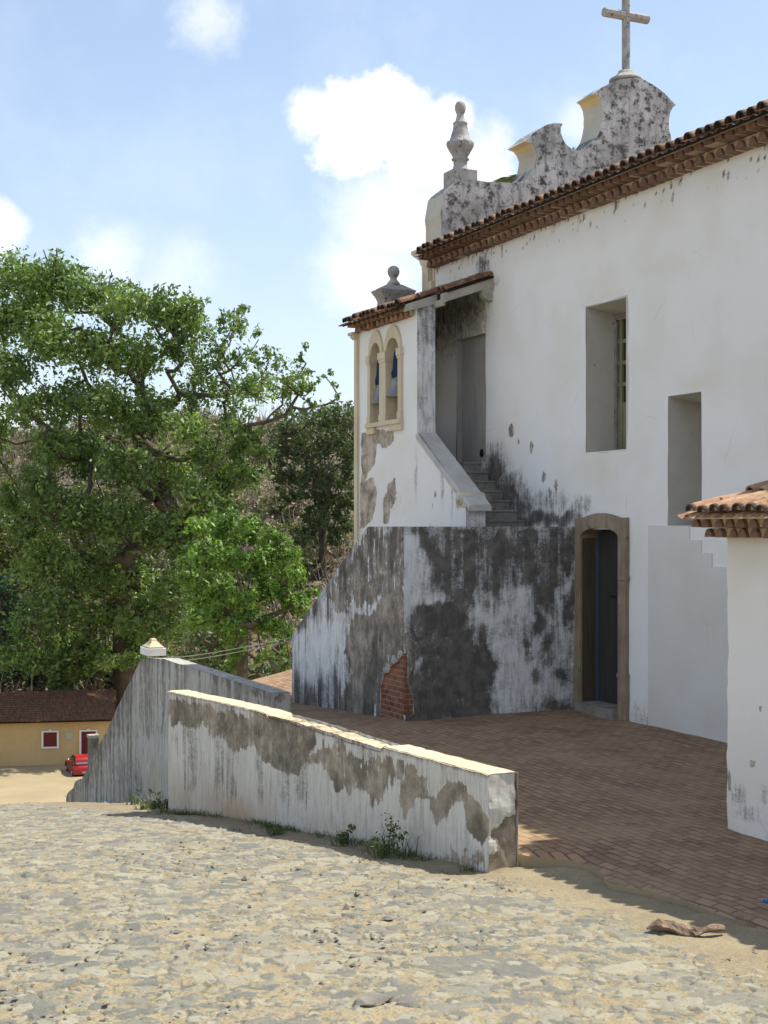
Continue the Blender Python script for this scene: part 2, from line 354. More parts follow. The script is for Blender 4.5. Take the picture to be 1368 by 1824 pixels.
def mat_leaf(name, dk, lt, yl=None, trans=.35):
    m, t = newmat(name); a = t.attr('tint')
    c = t.mix(a, dk, lt)
    if yl: c = t.mix(t.ss(a, .8, 1.0), c, yl)
    p = t.node('ShaderNodeBsdfPrincipled'); t.put(p.inputs['Base Color'], c); p.inputs['Roughness'].default_value = .45; p.inputs['Specular IOR Level'].default_value = .35
    tr = t.node('ShaderNodeBsdfTranslucent'); t.put(tr.inputs['Color'], t.mix(1.0, c, (1.0, 1.15, .45), 'MULTIPLY'))
    mx = t.node('ShaderNodeMixShader'); mx.inputs[0].default_value = trans; t.l.new(p.outputs[0], mx.inputs[1]); t.l.new(tr.outputs[0], mx.inputs[2])
    o = t.n.new('ShaderNodeOutputMaterial'); t.l.new(mx.outputs[0], o.inputs[0]); return m
LEAF1 = mat_leaf('fig_leaf', (.075, .125, .034), (.205, .305, .085), (.31, .385, .13), .30)
LEAF2 = mat_leaf('bright_leaf', (.08, .145, .03), (.22, .36, .075), (.30, .43, .11), .34)
LEAF3 = mat_leaf('dark_leaf', (.06, .088, .038), (.14, .18, .085))
LEAF4 = mat_leaf('yellow_green_leaf', (.10, .13, .025), (.18, .20, .05))
LEAF5 = mat_leaf('blue_green_leaf', (.04, .075, .045), (.09, .14, .075))
SCRUB = mat_leaf('dry_scrub_leaf', (.20, .16, .125), (.36, .29, .23), (.22, .23, .10), .25)
GRASS = mat_leaf('weed_leaf', (.04, .065, .02), (.12, .16, .05), (.28, .30, .12))
BARK = mat_noise('bark', (.125, .098, .074), (.066, .052, .04), 2.0, c3=(.05, .04, .03), t3=(.55, .7), bump=.7, bsc=7)
TWIG = mat_noise('dry_twig', (.36, .31, .26), (.26, .22, .18), 3.0, bump=.2)
HUSK = mat_noise('dry_husk', (.26, .19, .135), (.10, .068, .046), 16.0, c3=(.30, .22, .15), t3=(.55, .65), bump=.6)
ROCK = mat_noise('loose_rock', (.23, .21, .175), (.14, .13, .115), 6.0, c3=(.33, .28, .2), t3=(.55, .68), bump=.7)

# ------------------------------------------------------------------ stains with the shapes they have on the walls
def warp2(h, z, P, amt):
    return h + (fbm(P, 5.0, 3, 3) - .5) * amt * 2, z + (fbm(P, 5.0, 3, 9) - .5) * amt * 2
def blobs(P, axis, val, lst, warp=.12):
    f, hi = (axis, 1) if callable(axis) else ((lambda x, y: on(axis, val, x, y)), 1 - axis)
    h, z = warp2(P[..., hi], P[..., 2], P, warp); r = np.zeros(h.shape)
    for (px, py, rx, ry, w) in lst:
        c = f(px, py); e = f(px + 1, py); k = abs(e[hi] - c[hi]); g = abs(f(px, py + 1)[2] - c[2])
        d = ((h - c[hi]) / (rx * k)) ** 2 + ((z - c[2]) / (ry * g)) ** 2
        r = np.maximum(r, w * np.exp(-d * .9))
    return r
def patch(P, axis, val, pts, soft=.05, warp=.05):
    f, hi = (axis, 1) if callable(axis) else ((lambda x, y: on(axis, val, x, y)), 1 - axis)
    h, z = warp2(P[..., hi], P[..., 2], P, warp)
    q = np.array([f(*p)[[hi, 2]] for p in pts]); ins = np.zeros(h.shape, bool); dm = np.full(h.shape, 1e9)
    for i in range(len(q)):
        a, b = q[i], q[(i + 1) % len(q)]
        c = ((a[1] > z) != (b[1] > z)) & (h < (b[0] - a[0]) * (z - a[1]) / (b[1] - a[1] + 1e-9) + a[0]); ins ^= c
        e = b - a; t = np.clip(((h - a[0]) * e[0] + (z - a[1]) * e[1]) / (e @ e + 1e-9), 0, 1)
        dm = np.minimum(dm, np.hypot(h - a[0] - t * e[0], z - a[1] - t * e[1]))
    sd = np.where(ins, dm, -dm); return sstep(sd, -soft, soft)
def lines(a, b, step, extra=()):
    L = list(np.linspace(a, b, max(2, int(round((b - a) / step)) + 1)))
    for e in extra:
        i = int(np.argmin([abs(x - e) for x in L])); L[i] = e if 0 < i < len(L) - 1 else L[i]
    return np.array(sorted(set(L)))

# ================================================================== CHURCH
church = thing('church', 'large whitewashed church with a tiled eave, a curved grey gable and a stone cross', 'church', (0, 0, 0))
YE = 6.22
zcb = (on(0, 0.0, 1368, 247)[2] + on(0, 0.0, 785, 480)[2]) / 2       # underside of the eave cornice on the wall
XE = -.55
ztile = (on(0, XE, 1368, 176)[2] + on(0, XE, 760, 441)[2]) / 2
def on_wall(px, py): return onX(0, px, py)
w1 = (on_wall(1115, 548)[1], on_wall(1044, 548)[1], on_wall(1044, 808)[2], on_wall(1044, 548)[2])
w2 = (on_wall(1250, 705)[1], on_wall(1190, 705)[1], on_wall(1190, 936)[2], on_wall(1190, 706)[2])
d1 = (on_wall(1106, 1000)[1], on_wall(1039, 1000)[1], 0.0, on_wall(1075, 943)[2])
d2 = (on_wall(866, 700)[1], on_wall(814, 700)[1], on_wall(866, 822)[2], on_wall(866, 593)[2])
holes = [w1, w2, d1, d2]
YN = -15.0
ys = np.concatenate([lines(YN, -3.6, .4), lines(-3.5, YE, .045, [h[0] for h in holes] + [h[1] for h in holes])])
zs = lines(-.8, zcb + .25, .045, [h[2] for h in holes] + [h[3] for h in holes])
def wall_grid(x):
    Y, Z = np.meshgrid(ys, zs, indexing='ij'); return np.stack([np.full(Y.shape, x), Y, Z], -1)
def keepmask():
    yc = (ys[:-1] + ys[1:])[:, None] / 2; zc = (zs[:-1] + zs[1:])[None] / 2; k = np.ones((len(ys) - 1, len(zs) - 1), bool)
    for h in holes: k &= ~((yc > h[0]) & (yc < h[1]) & (zc > h[2]) & (zc < h[3]))
    return k
P = wall_grid(0.0); P[..., 0] += (fbm(P, .7, 3, 5) - .5) * .05 * np.where((P[..., 1] > -3), 1, 0)
K = keepmask()
sootb = blobs(P, 0, 0, [(880, 845, 24, 45, 1.0), (905, 880, 28, 40, .95), (930, 905, 26, 35, .8), (960, 925, 50, 18, .95), (1000, 925, 40, 16, .9), (975, 895, 60, 22, .5), (1030, 905, 25, 28, .5),
                        (862, 478, 13, 26, .75), (835, 500, 40, 12, .55), (875, 508, 22, 10, .5)])
z0 = P[..., 2]; y0 = P[..., 1]
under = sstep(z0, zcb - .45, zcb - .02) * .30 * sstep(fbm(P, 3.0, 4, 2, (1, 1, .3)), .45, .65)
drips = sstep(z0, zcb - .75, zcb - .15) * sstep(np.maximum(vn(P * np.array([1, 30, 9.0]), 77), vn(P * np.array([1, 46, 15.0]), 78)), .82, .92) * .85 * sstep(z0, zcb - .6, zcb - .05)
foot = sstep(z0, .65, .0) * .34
peel = blobs(P, 0, 0, [(911, 768, 6, 15, .85), (925, 787, 3, 9, .8), (947, 796, 4, 13, .85), (969, 850, 6, 14, .7), (989, 862, 6, 14, .7), (980, 880, 5, 12, .65), (866, 480, 14, 30, .45)], .03)
browns = sstep(y0, 3.85, 4.5) * sstep(z0, 5.1, 6.7) * .6 * sstep(z0, 7.4, 6.6)       # porch-roof shade painted into the wall, with some brown dirt
warm = (fbm(P, .5, 3, 31) - .45) * .25 + blobs(P, 0, 0, [(1240, 680, 40, 14, .3), (1070, 840, 22, 40, .3), (1090, 660, 120, 40, .1), (1180, 480, 60, 20, .2), (1080, 530, 50, 8, .3)])
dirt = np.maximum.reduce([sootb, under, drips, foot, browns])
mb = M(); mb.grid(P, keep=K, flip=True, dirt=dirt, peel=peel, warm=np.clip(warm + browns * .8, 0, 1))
mb.grid(wall_grid(.62), keep=K)
mb.add([(0, YN, -.8), (.62, YN, -.8), (.62, YN, zcb + .25), (0, YN, zcb + .25), (0, YE, -.8), (.62, YE, -.8), (.62, YE, zcb + .25), (0, YE, zcb + .25)],
       [(0, 1, 2, 3), (7, 6, 5, 4), (3, 2, 6, 7)])
mb.obj('side_wall', PL, church)
def reveal(h, depth, drop=0.0, name='window_reveal', mat=REVEAL, splay=0.0):
    a, b, c, d = h; m = M(); x0, x1 = .002, depth
    lo = [(x0, a, c), (x0, b, c), (x0, b, d), (x0, a, d)]; hi = [(x1, a - splay, c), (x1, b + splay, c), (x1, b + splay, d - drop), (x1, a - splay, d - drop)]
    ot = .05
    LO = [(x0, a - ot, c - ot), (x0, b + ot, c - ot), (x0, b + ot, d + ot), (x0, a - ot, d + ot)]; HI = [(x1, *p[1:]) for p in LO]
    V = lo + hi + [(x + .01 if x == x0 else x, y, z) for x, y, z in LO + HI]
    F = []
    for i in range(4):
        j = (i + 1) % 4; F += [(i, j, 4 + j, 4 + i), (8 + i, 12 + i, 12 + j, 8 + j), (4 + i, 4 + j, 12 + j, 12 + i), (i, 8 + i, 8 + j, j)]
    m.add(V, F); return m
win = M(); win = reveal(w1, .545, .085).obj('window', REVEAL, church)
fr = M(); fx = .50
a, b, c, d = w1; dd = d - .085
for (ya, yb, za, zb) in [(a, a + .07, c, dd), (b - .07, b, c, dd), (a + .07, b - .07, dd - .09, dd), (a + .07, b - .07, c, c + .07)]:
    fr.box((fx, ya, za), (fx + .07, yb, zb))
fr.obj('window_frame', DARKSTONE, win)
sa = M()
for (ya, yb) in [(a + .075, a + .13), (b - .19, b - .12), ((a + b) / 2 - .05, (a + b) / 2 + .05)]: sa.box((fx + .02, ya, c + .07), (fx + .06, yb, dd - .09))
for k in range(1, 6):
    zz = c + .07 + (dd - c - .16) * (.0 + k / 6.0); sa.box((fx + .024, a + .07, zz - .03), (fx + .056, b - .07, zz + .03))
sa.box((fx + .03, a + .07, c + .07), (fx + .05, b - .07, c + .07 + (dd - c - .16) * .36))
sa.obj('sash', OLIVE, win)
M().box((fx + .062, a + .05, c + .05), (fx + .075, b - .05, dd - .05)).obj('glass', GLASS, win)
m2 = reveal(w2, .60, .09, splay=.02)
m2.box((.58, w2[0] - .04, w2[2] - .04), (.66, w2[1] + .04, w2[3]))
tag(m2.obj('wall_niche', REVEAL, church), 'tall blank niche beside the window')
# upper door under the porch roof
m3 = reveal(d2, .16, .0, mat=PL); m3.obj('upper_doorway', DOORL, church)
dm = M().box((.10, d2[0] + .002, d2[2] + .002), (.16, d2[1] - .002, d2[3] - .002))
tag(dm.obj('upper_door', DOORL, church), 'pale grey plank door at the top of the stairs')
hole = M().tube([(.09, d2[0] + .34, d2[2] + .16), (.101, d2[0] + .34, d2[2] + .16)], .07, 14); hole.obj('cat_hole', DARK, bpy.data.objects['upper_door'])
# lower door and stone surround
yl, yr = on_wall(1029, 1100)[1] , on_wall(1121, 1100)[1]
zo_s = on_wall(1112, 922)[2]; zo_p = on_wall(1075, 914)[2]
ym = (yl + yr) / 2; iw = (d1[1] - d1[0]) / 2; im = (d1[0] + d1[1]) / 2
zi_s = on_wall(1106, 957)[2]; zi_p = on_wall(1078, 940)[2]
outer = [(yr, -.1), (yr, zo_s), (yr + .2, zo_s)] + [(yr + .2 + (yl - yr - .4) * t, zo_s + (zo_p - zo_s) * math.sin(math.pi * t)) for t in np.linspace(.08, .92, 11)] + [(yl - .2, zo_s), (yl, zo_s), (yl, -.1)]
inner = [(d1[1], -.1)] + [(im + iw * math.cos(math.pi * t), zi_s + (zi_p - zi_s) * math.sin(math.pi * t)) for t in np.linspace(0, 1, 15)] + [(d1[0], -.1)]
loop = [(-.055, y, z) for y, z in outer + inner]
df = M().prism(loop, (.50, 0, 0))
for (ya, yb) in [(d1[0] - .012, yr - .03), (d1[1] + .012, yl + .03)]:
    lo, hi = min(ya, yb), max(ya, yb)
    df.box((-.075, lo + .012, -.1), (.02, hi - .012, .62)); df.box((-.085, lo + .004, .62), (.02, hi - .004, .68))
    df.box((-.068, lo + .01, 2.03), (.01, hi - .01, 2.09))
dstrip = M(); dstrip.box((-.02, d1[1] - .012, .156), (.21, d1[1] + .004, zi_s - .02)); tag(dstrip.obj('reveal_shade_strip', mat_noise('reveal_shade_brown', (.10, .075, .05), (.065, .05, .034), 3.0, bump=.3, aniso=(5, 5, .5)), church), 'dark brown strip painted as the shade of the lower doorway recess')  # added strip; its dark brown paints in the recess shade
dfo = df.obj('door_surround', STONE, church); tag(dfo, 'weathered arched stone door surround')
dl = M(); dl.box((.24, d1[0] + .004, .16), (.30, d1[1] - .09, 2.9)); do = dl.obj('door', DOORG, church)
dp = M().box((.21, d1[1] - .085, .16), (.31, d1[1] - .03, 2.9)); tag(dp.obj('door_edge_board', DOORB, do), 'blue painted edge board')
M().box((.228, d1[0] + .42, 1.74), (.239, d1[0] + .64, 1.775)).obj('letter_slot', DARK, do)
M().box((.44, d1[0] - .3, -.1), (.60, d1[1] + .3, 3.0)).obj('door_backing', DARK, do)
ds = M(); ds.box((-.16, d1[0] - .02, -.1), (.60, d1[1] - .02, .155)); ds.obj('door_step', DARKSTONE, church)
# old stair outline left proud of the wall
pn = [(1156, 936), (1229, 937), (1229, 962), (1250, 962), (1250, 985), (1269, 985), (1269, 1010), (1290, 1010)]
q = [on_wall(*p) for p in pn]; q = [(0, p[1], p[2]) for p in q]
q += [(0, q[-1][1] - .3, q[-1][2] - .25), (0, q[-1][1] - .3, -.3), (0, q[0][1], -.3)]
q = [(-.014, y, z) for _, y, z in q]
yy = lines(q[-2][1], q[0][1], .05); 
mp = M().prism(q, (.10, 0, 0)); tag(mp.obj('stair_stub', mat_plaster('panel_plaster', white=(.64, .63, .60)), church), 'greyish raised panel with a stepped top edge')
# other walls
ow = M(); ow.box((.62, YE, -.8), (8.3, YE + .5, 8.2)); ow.box((-.02, YE + .002, -.8), (.64, YE + .52, zcb + .1)); ow.obj('facade_wall', CREAM, church)
ow = M(); ow.box((8.3, YN, -.8), (8.9, YE + .5, zcb + .2)); ow.box((.62, YN, -.8), (8.3, YN + .5, zcb + .2)); ow.obj('rear_wall', PL, church)
pc = M()   # corner cornice of the façade, its profile seen edge-on
prof = [(735, 449), (736, 455), (741, 459), (750, 465), (752, 472), (755, 476), (754, 481), (761, 489), (764, 496), (764, 503)]
pr = [on(0, -.06, *p) for p in prof]; pr = [(-.10, p[1], p[2]) for p in pr]
poly = [(-.10, YE + .1, pr[0][2])] + pr + [(-.10, YE + .1, pr[-1][2])]
pc.prism(poly, (9.0, 0, 0)); pc.box((-.085, YE - .0, -.8), (.5, pr[-1][1] - .015, pr[-1][2] + .01)); pc.obj('corner_cornice', CREAM, church)

# roof with its two rows of clay-tile cornice
pitch = R(20.0)
def half_tile(m, p0, ax, up, L, r, r2=None, th=.016, fill=True, n=7, rnd=.5, mat=0, fmat=1):
    # half barrel: p0 mouth centre at the bottom, ax = direction into the roof, up = roof normal
    ax = np.array(ax, float); ax /= np.linalg.norm(ax); up = np.array(up, float); up -= ax * (up @ ax); up /= np.linalg.norm(up); sd = np.cross(up, ax)
    r2 = r2 or r * .8; th_ = np.linspace(0, math.pi, n)
    V = []
    for (o, rr) in ((0, r), (.07, r * .98), (L, r2)):
        for q in (rr, rr - th): V += [np.array(p0) + ax * o + q * (math.cos(t) * sd + math.sin(t) * up) for t in th_]
    F = []
    for k in (0, 2 * n):
        for i in range(n - 1): F += [(k + i, k + 2 * n + i, k + 2 * n + i + 1, k + i + 1), (k + n + i + 1, k + 3 * n + i + 1, k + 3 * n + i, k + n + i)]
        F += [(k, k + n, k + 3 * n, k + 2 * n), (k + n - 1, k + 3 * n - 1, k + 4 * n - 1, k + 2 * n - 1)]
    for i in range(n - 1): F += [(i, i + 1, n + i + 1, n + i)]
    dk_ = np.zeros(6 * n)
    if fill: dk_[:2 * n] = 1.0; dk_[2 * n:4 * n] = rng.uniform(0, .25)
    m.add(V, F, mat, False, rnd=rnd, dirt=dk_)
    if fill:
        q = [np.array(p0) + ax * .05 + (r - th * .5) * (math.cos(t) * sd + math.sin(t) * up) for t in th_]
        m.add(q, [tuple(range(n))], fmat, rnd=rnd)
def tile_slope(m, x_eave, z_eave, x_top, pitch, ya, yb, pitch_y=.21, r=.085, seg=.42, jit=.012, fill=True, sgn=1):
    # slope rising toward +X from the eave; columns of cover tiles along Y
    ax = np.array([math.cos(pitch), 0, math.sin(pitch)]); up = np.array([-math.sin(pitch), 0, math.cos(pitch)])
    L = (x_top - x_eave) / math.cos(pitch); n = max(1, int(round((yb - ya) / pitch_y)))
    e = np.array([x_eave + .03, 0, z_eave - .012])
    m.hexa([e + np.array([0, ya, 0]) - up * .035, e + np.array([0, yb, 0]) - up * .035, e + ax * L + np.array([0, yb, 0]) - up * .035, e + ax * L + np.array([0, ya, 0]) - up * .035,
            e + np.array([0, ya, 0]), e + np.array([0, yb, 0]), e + ax * L + np.array([0, yb, 0]), e + ax * L + np.array([0, ya, 0])], 1, rnd=.5)
    for i in range(n):
        y = ya + (i + .5) * (yb - ya) / n
        # channel tile (concave up) mouth
        k = 0; s = 0.0
        while s < L - .05:
            j = rng.normal(0, jit, 3); p = np.array([x_eave, y, z_eave]) + ax * (s + (rng.uniform(-.02, .03) if k == 0 else 0)) + up * (.012 * (k % 2 == 0)) + np.array([0, j[1], j[2] * .5])
            aj = ax + np.array([0, rng.normal(0, .02), rng.normal(0, .012)])
            half_tile(m, p, aj, up, min(seg + .06, L - s + .02), r * rng.uniform(.94, 1.05), fill=(k == 0 and fill), rnd=rng.uniform(), n=7); s += seg; k += 1
        # valley between covers
        yv = y + .5 * (yb - ya) / n; V = []
        for s in (-.03, L):
            for t in np.linspace(-1, 1, 5): V.append(np.array([x_eave, yv, z_eave]) + ax * s + np.array([0, t * pitch_y * .36, 0]) + up * (.035 * t * t - .035))
        m.add(V, [(i2, i2 + 1, 6 + i2, 5 + i2) for i2 in range(4)], 0, rnd=rng.uniform())
def cornice_row(m, x_wall, x_front, zb, ht, ya, yb, pitch_y, r, proud=.05):
    # mortar bed with solid clay half-rounds set in it, mouths outward
    m.box((x_front + proud, ya, zb), (x_wall, yb, zb + ht), 1)
    n = int(round((yb - ya) / pitch_y))
    for i in range(n):
        y = ya + (i + .5) * pitch_y + rng.normal(0, .008); rr = r * rng.uniform(.92, 1.06)
        th = np.linspace(0, math.pi, 7); V = []
        zt = zb - .006 + rng.normal(0, .004)
        for x in (x_front + rng.normal(0, .008), x_wall - .02):
            V += [(x, y + rr * math.cos(t), zt + rr * 1.45 * math.sin(t) * (.62 + .38 * math.sin(t))) for t in th]
        F = [(j, 7 + j, 8 + j, j + 1) for j in range(6)] + [tuple(range(7)), (0, 6, 13, 7)]
        m.add(V, F, 0, rnd=rng.uniform())
rf = M(); tile_slope(rf, XE, ztile - .055, XE + .9, pitch, YN, onX(XE, 741, 446)[1], .21, .085)
zr = ztile - .06; xr = 4.25; zrr = zr + (xr - XE) * math.tan(pitch)
rf.hexa([(XE + .8, YN, zr + .8 * math.tan(pitch) - .08), (XE + .8, YE + .1, zr + .8 * math.tan(pitch) - .08), (xr, YE + .1, zrr - .08), (xr, YN, zrr - .08),
         (XE + .8, YN, zr + .8 * math.tan(pitch)), (XE + .8, YE + .1, zr + .8 * math.tan(pitch)), (xr, YE + .1, zrr), (xr, YN, zrr)], 0, rnd=.5)
rf.hexa([(xr, YN, zrr - .08), (xr, YE + .1, zrr - .08), (9.4, YE + .1, zr - .1), (9.4, YN, zr - .1), (xr, YN, zrr), (xr, YE + .1, zrr), (9.4, YE + .1, zr), (9.4, YN, zr)], 0, rnd=.5)
rf.obj('roof', [TILED, DARK], church)
ec = M(); hh = ztile - .055 - zcb
cornice_row(ec, .01, -.19, zcb, .125, YN, YE + .02, .21, .078, .05)
cornice_row(ec, .01, -.36, zcb + .135, .125, YN, YE + .02, .21, .078, .05)
print('eave gap', ztile - zcb)
ec.hexa([(-.33, YN, zcb + .258), (-.33, YE + .02, zcb + .258), (.3, YE + .02, zcb + .258), (.3, YN, zcb + .258),
         (-.42, YN, ztile - .07), (-.42, YE + .02, ztile - .07), (.3, YE + .02, ztile + .1), (.3, YN, ztile + .1)], 1)
ec.obj('eave_cornice', [CLAYD, CLAYM], church)

# gable (curved parapet of the façade)
YG = 6.14; TG = .66
gp = [(785, 470), (785, 425), (786, 398), (785.5, 380), (786, 368), (788, 355), (792, 345), (798, 336), (806, 329.5), (815, 324.5), (826, 321.5), (844, 320), (859, 322.5), (880, 323.5), (905, 326.5), (924, 325), (936, 319.5), (945, 309), (950, 300), (953.6, 288), (955, 274),
      (952, 263), (945, 256), (934, 251.5), (943, 242.5), (953.6, 234), (963, 227.5), (975, 221.5), (987, 219), (1002, 220.5), (999, 227), (999.5, 236), (1003, 249), (1009, 258), (1018, 265), (1030, 268), (1040, 265), (1050, 258.5), (1060, 249.5), (1068, 234),
      (1073, 212), (1073, 195), (1071, 181), (1066, 171), (1060, 165.5), (1074, 155.5), (1090, 146.5), (1103, 141.5), (1117, 138.5), (1132, 138)]
G = [onY(YG, *p) for p in gp]; xc = onY(YG, 1133, 138)[0]
Lp = [(p[0], p[2]) for p in G if p[0] < xc - .02]
loop = Lp + [(xc, G[-1][2])] + [(2 * xc - x, z) for x, z in Lp[::-1]]
def refine(lp, step=.05):
    o = []
    for i in range(len(lp)):
        a, b = np.array(lp[i]), np.array(lp[(i + 1) % len(lp)]); n = max(1, int(np.linalg.norm(b - a) / step))
        if i == len(lp) - 1: n = 1
        o += [tuple(a + (b - a) * k / n) for k in range(n)]
    return o
loop = refine(loop, .09)
jl = [(x + rng.normal(0, .006), z + rng.normal(0, .006)) for x, z in loop]
gm = M(); n = len(jl); F0 = [(x, YG, z) for x, z in jl]; F1 = [(x, YG + TG, z) for x, z in jl]
gm.add(F0, [tuple(range(n))], 0); gm.add(F1, [tuple(range(n))[::-1]], 1)
side = []; 
for i in range(n):
    j = (i + 1) % n; nx, nz = -(jl[j][1] - jl[i][1]), (jl[j][0] - jl[i][0]); up = nz / (math.hypot(nx, nz) + 1e-9)
    gm.add([F0[i], F0[j], F1[j], F1[i]], [(0, 3, 2, 1)], 0 if up > .45 else (2 if up < -.42 else 1))
gm.obj('gable', [GABLE, mat_noise('grey_cream_paint', (.50, .475, .41), (.44, .41, .34), 2.0, c3=(.3, .27, .22), t3=(.62, .75), bump=.25), mat_noise('yellow_ochre_paint', (.62, .50, .27), (.55, .43, .22), 2.0, bump=.2)], church)
def tuft(m, c, n, h, spread, w=.012, lean=.5, seg=3):
    for k in range(n):
        a = rng.uniform(0, 2 * math.pi); r0 = spread * math.sqrt(rng.uniform()) ; hh = h * rng.uniform(.45, 1.1); ln = lean * rng.uniform(.2, 1.2)
        b = np.array(c) + np.array([math.cos(a) * r0, math.sin(a) * r0, 0]); a2 = a + rng.normal(0, .9); dr = np.array([math.cos(a2), math.sin(a2), 0]); sd = np.array([-dr[1], dr[0], 0])
        V = []
        for i in range(seg + 1):
            t = i / seg; p = b + dr * ln * hh * t * t + np.array([0, 0, hh * (t - .25 * t * t)]); ww = w * (1 - t * .85); V += [p - sd * ww, p + sd * ww]
        m.add(V, [(2 * i, 2 * i + 1, 2 * i + 3, 2 * i + 2) for i in range(seg)], 0, tint=rng.uniform())
gt = M(); c = onY(YG + .3, 1022, 268); tuft(gt, c - np.array([0, 0, .03]), 30, .10, .16, .012, .8)
gt.obj('gable_weeds', GRASS, kind='stuff')  # tuft of weed blades in the gable notch
# cross
cb = onY(YG + .33, 1115, 139); yc = YG + .33
ctop = onY(yc, 1113, -6)[2]; cbar = onY(yc, 1114, 28)[2]
cr = M(); xx = cb[0]
cr.prism([(xx + .083 * math.cos(t), yc + .083 * math.sin(t), cb[2] + .05) for t in np.arange(8) * math.pi / 4 + .39], (0, 0, ctop - cb[2] - .05))
cro = cr.obj('cross', FINIAL, church); tag(cro, 'weathered stone cross on the gable top')
br = M(); br.prism([(xx - .52, yc + .09 * math.cos(t), cbar + .09 * math.sin(t)) for t in np.arange(8) * math.pi / 4 + .39], (1.04, 0, 0)); br.obj('cross_arm', FINIAL, cro)
M().lathe((xx, yc, cb[2] - .08), [(.34, 0), (.33, .05), (.25, .09), (.16, .17), (.15, .21)], 16).obj('cross_base', FINIAL, cro)
# finial
yf = YE + .30; fb = onY(yf, 820, 331); ft = onY(yf, 821, 180)[2]; H = ft - fb[2]
fin = M(); fw = .235
fin.box((fb[0] - fw, yf - fw, fb[2] - .9), (fb[0] + fw, yf + fw, fb[2] + .26 * 0 + (onY(yf, 820, 306)[2] - fb[2])))
z1 = onY(yf, 820, 307)[2]; s = (ft - z1) / 1.27
fin.lathe((fb[0], yf, z1), [(0.1680 * s, 0), (0.1680 * s, .03 * s), (0.1344 * s, .06 * s), (0.1218 * s, .12 * s), (0.1260 * s, .2 * s), (0.1554 * s, .215 * s), (0.1554 * s, .24 * s), (0.1260 * s, .26 * s), (0.1596 * s, .33 * s), (0.2184 * s, .44 * s), (0.2310 * s, .50 * s), (0.2142 * s, .545 * s), (0.1974 * s, .55 * s), (0.1680 * s, .64 * s), (0.1386 * s, .74 * s),
                         (0.1218 * s, .84 * s), (0.1302 * s, .855 * s), (0.1302 * s, .88 * s), (0.0924 * s, .90 * s), (0.0714 * s, .98 * s), (0.0630 * s, 1.03 * s), (0.0798 * s, 1.06 * s), (0.0966 * s, 1.12 * s), (0.0966 * s, 1.18 * s), (0.0714 * s, 1.24 * s), (0.0168 * s, 1.27 * s)], 54, flute=(.27 * s, .546 * s))
tag(fin.obj('finial', FINIAL, church), 'fluted stone finial on a square pedestal')

# ================================================================== BELL TOWER
XT = -1.25; YT0 = 4.40; YT1 = 6.86; TW = .34
tower = thing('bell_tower', 'narrow whitewashed bell tower with twin cream arches and a low tiled roof', 'bell tower', (XT, YT0, 0))
def oT(px, py): return onX(XT, px, py)
ztw = oT(735, 566)[2]
ztw = 6.42
op = []
for (xl, xr_, ycr, yspr, ysill) in [(662.6, 679.3, 608.7, 632, 754), (690.5, 712.3, 604, 624, 748)]:
    ya, yb = oT(xr_, 650)[1], oT(xl, 650)[1]; xm = (xl + xr_) / 2
    op.append((ya, yb, oT(xm, ycr)[2], oT(xm, yspr + 1)[2], oT(xm, ysill)[2]))
zsill = (op[0][4] + op[1][4]) / 2; zspr = (op[0][3] + op[1][3]) / 2; zcrn = (op[0][2] + op[1][2]) / 2
ysT = lines(YT0, YT1, .03); zsT = lines(-.9, ztw + .1, .03)
Y, Z = np.meshgrid(ysT, zsT, indexing='ij'); P = np.stack([np.full(Y.shape, XT), Y, Z], -1)
yc_ = (ysT[:-1] + ysT[1:])[:, None] / 2; zc_ = (zsT[:-1] + zsT[1:])[None] / 2; K = np.ones((len(ysT) - 1, len(zsT) - 1), bool)
for (ya, yb, zc2, zs2, zl) in op:
    ym2 = (ya + yb) / 2; rw = (yb - ya) / 2 + .05
    K &= ~((np.abs(yc_ - ym2) < rw) & (zc_ > zsill - .02) & (zc_ < zspr)); K &= ~((((yc_ - ym2) / rw) ** 2 + ((zc_ - zspr) / (zcrn - zspr + .05)) ** 2 < 1) & (zc_ >= zspr))
peel = np.maximum.reduce([patch(P, 0, XT, [(645, 770), (700, 765), (702, 785), (690, 800), (672, 790), (668, 830), (655, 845), (645, 870), (642, 900)], .06, .07),
    patch(P, 0, XT, [(642, 860), (662, 850), (672, 880), (664, 930), (640, 945)], .06, .08), patch(P, 0, XT, [(690, 860), (704, 850), (706, 890), (694, 925), (680, 940), (682, 900)], .06, .08) * .8]) * .9
dirt = np.maximum.reduce([blobs(P, 0, XT, [(650, 815, 6, 8, .4), (742, 850, 8, 60, .35), (700, 900, 40, 40, .25), (645, 930, 10, 30, .4)]), sstep(P[..., 2], 4.3, 2.7) * .16, sstep(Z, ztw - .25, ztw) * .2])
tw = M(); tw.grid(P, keep=K, flip=True, dirt=dirt, peel=peel, warm=peel * .15)
Pb = P.copy(); Pb[..., 0] = XT + TW; tw.grid(Pb, keep=K)
tw.box((XT + .001, YT1 - .35, -.9), (-.001, YT1 - .002, ztw + .05))              # front wall of the tower
tw.obj('side_wall', PL, tower)
# pier facing the camera
xsP = lines(XT, XT + TW, .03); zsP = lines(2.0, 7.0, .04); X_, Z_ = np.meshgrid(xsP, zsP, indexing='ij'); P = np.stack([X_, np.full(X_.shape, YT0 - .002), Z_], -1)
ztop = lambda x: ztw + (x - XT) * math.tan(R(19)) + .06
P[..., 2] = np.minimum(P[..., 2], ztop(P[..., 0]))
dirt = .22 + .35 * sstep(fbm(P, 2.6, 4, 12, (1, 1, .5)), .45, .65) + .35 * sstep(Z_, 5.4, 6.2)
pr_ = M(); pr_.grid(P, dirt=dirt * .9); pr_.box((XT + .002, YT0, 2.0), (XT + TW, YT0 + .28, ztw + .02)); pr_.obj('pier', PLD, tower)
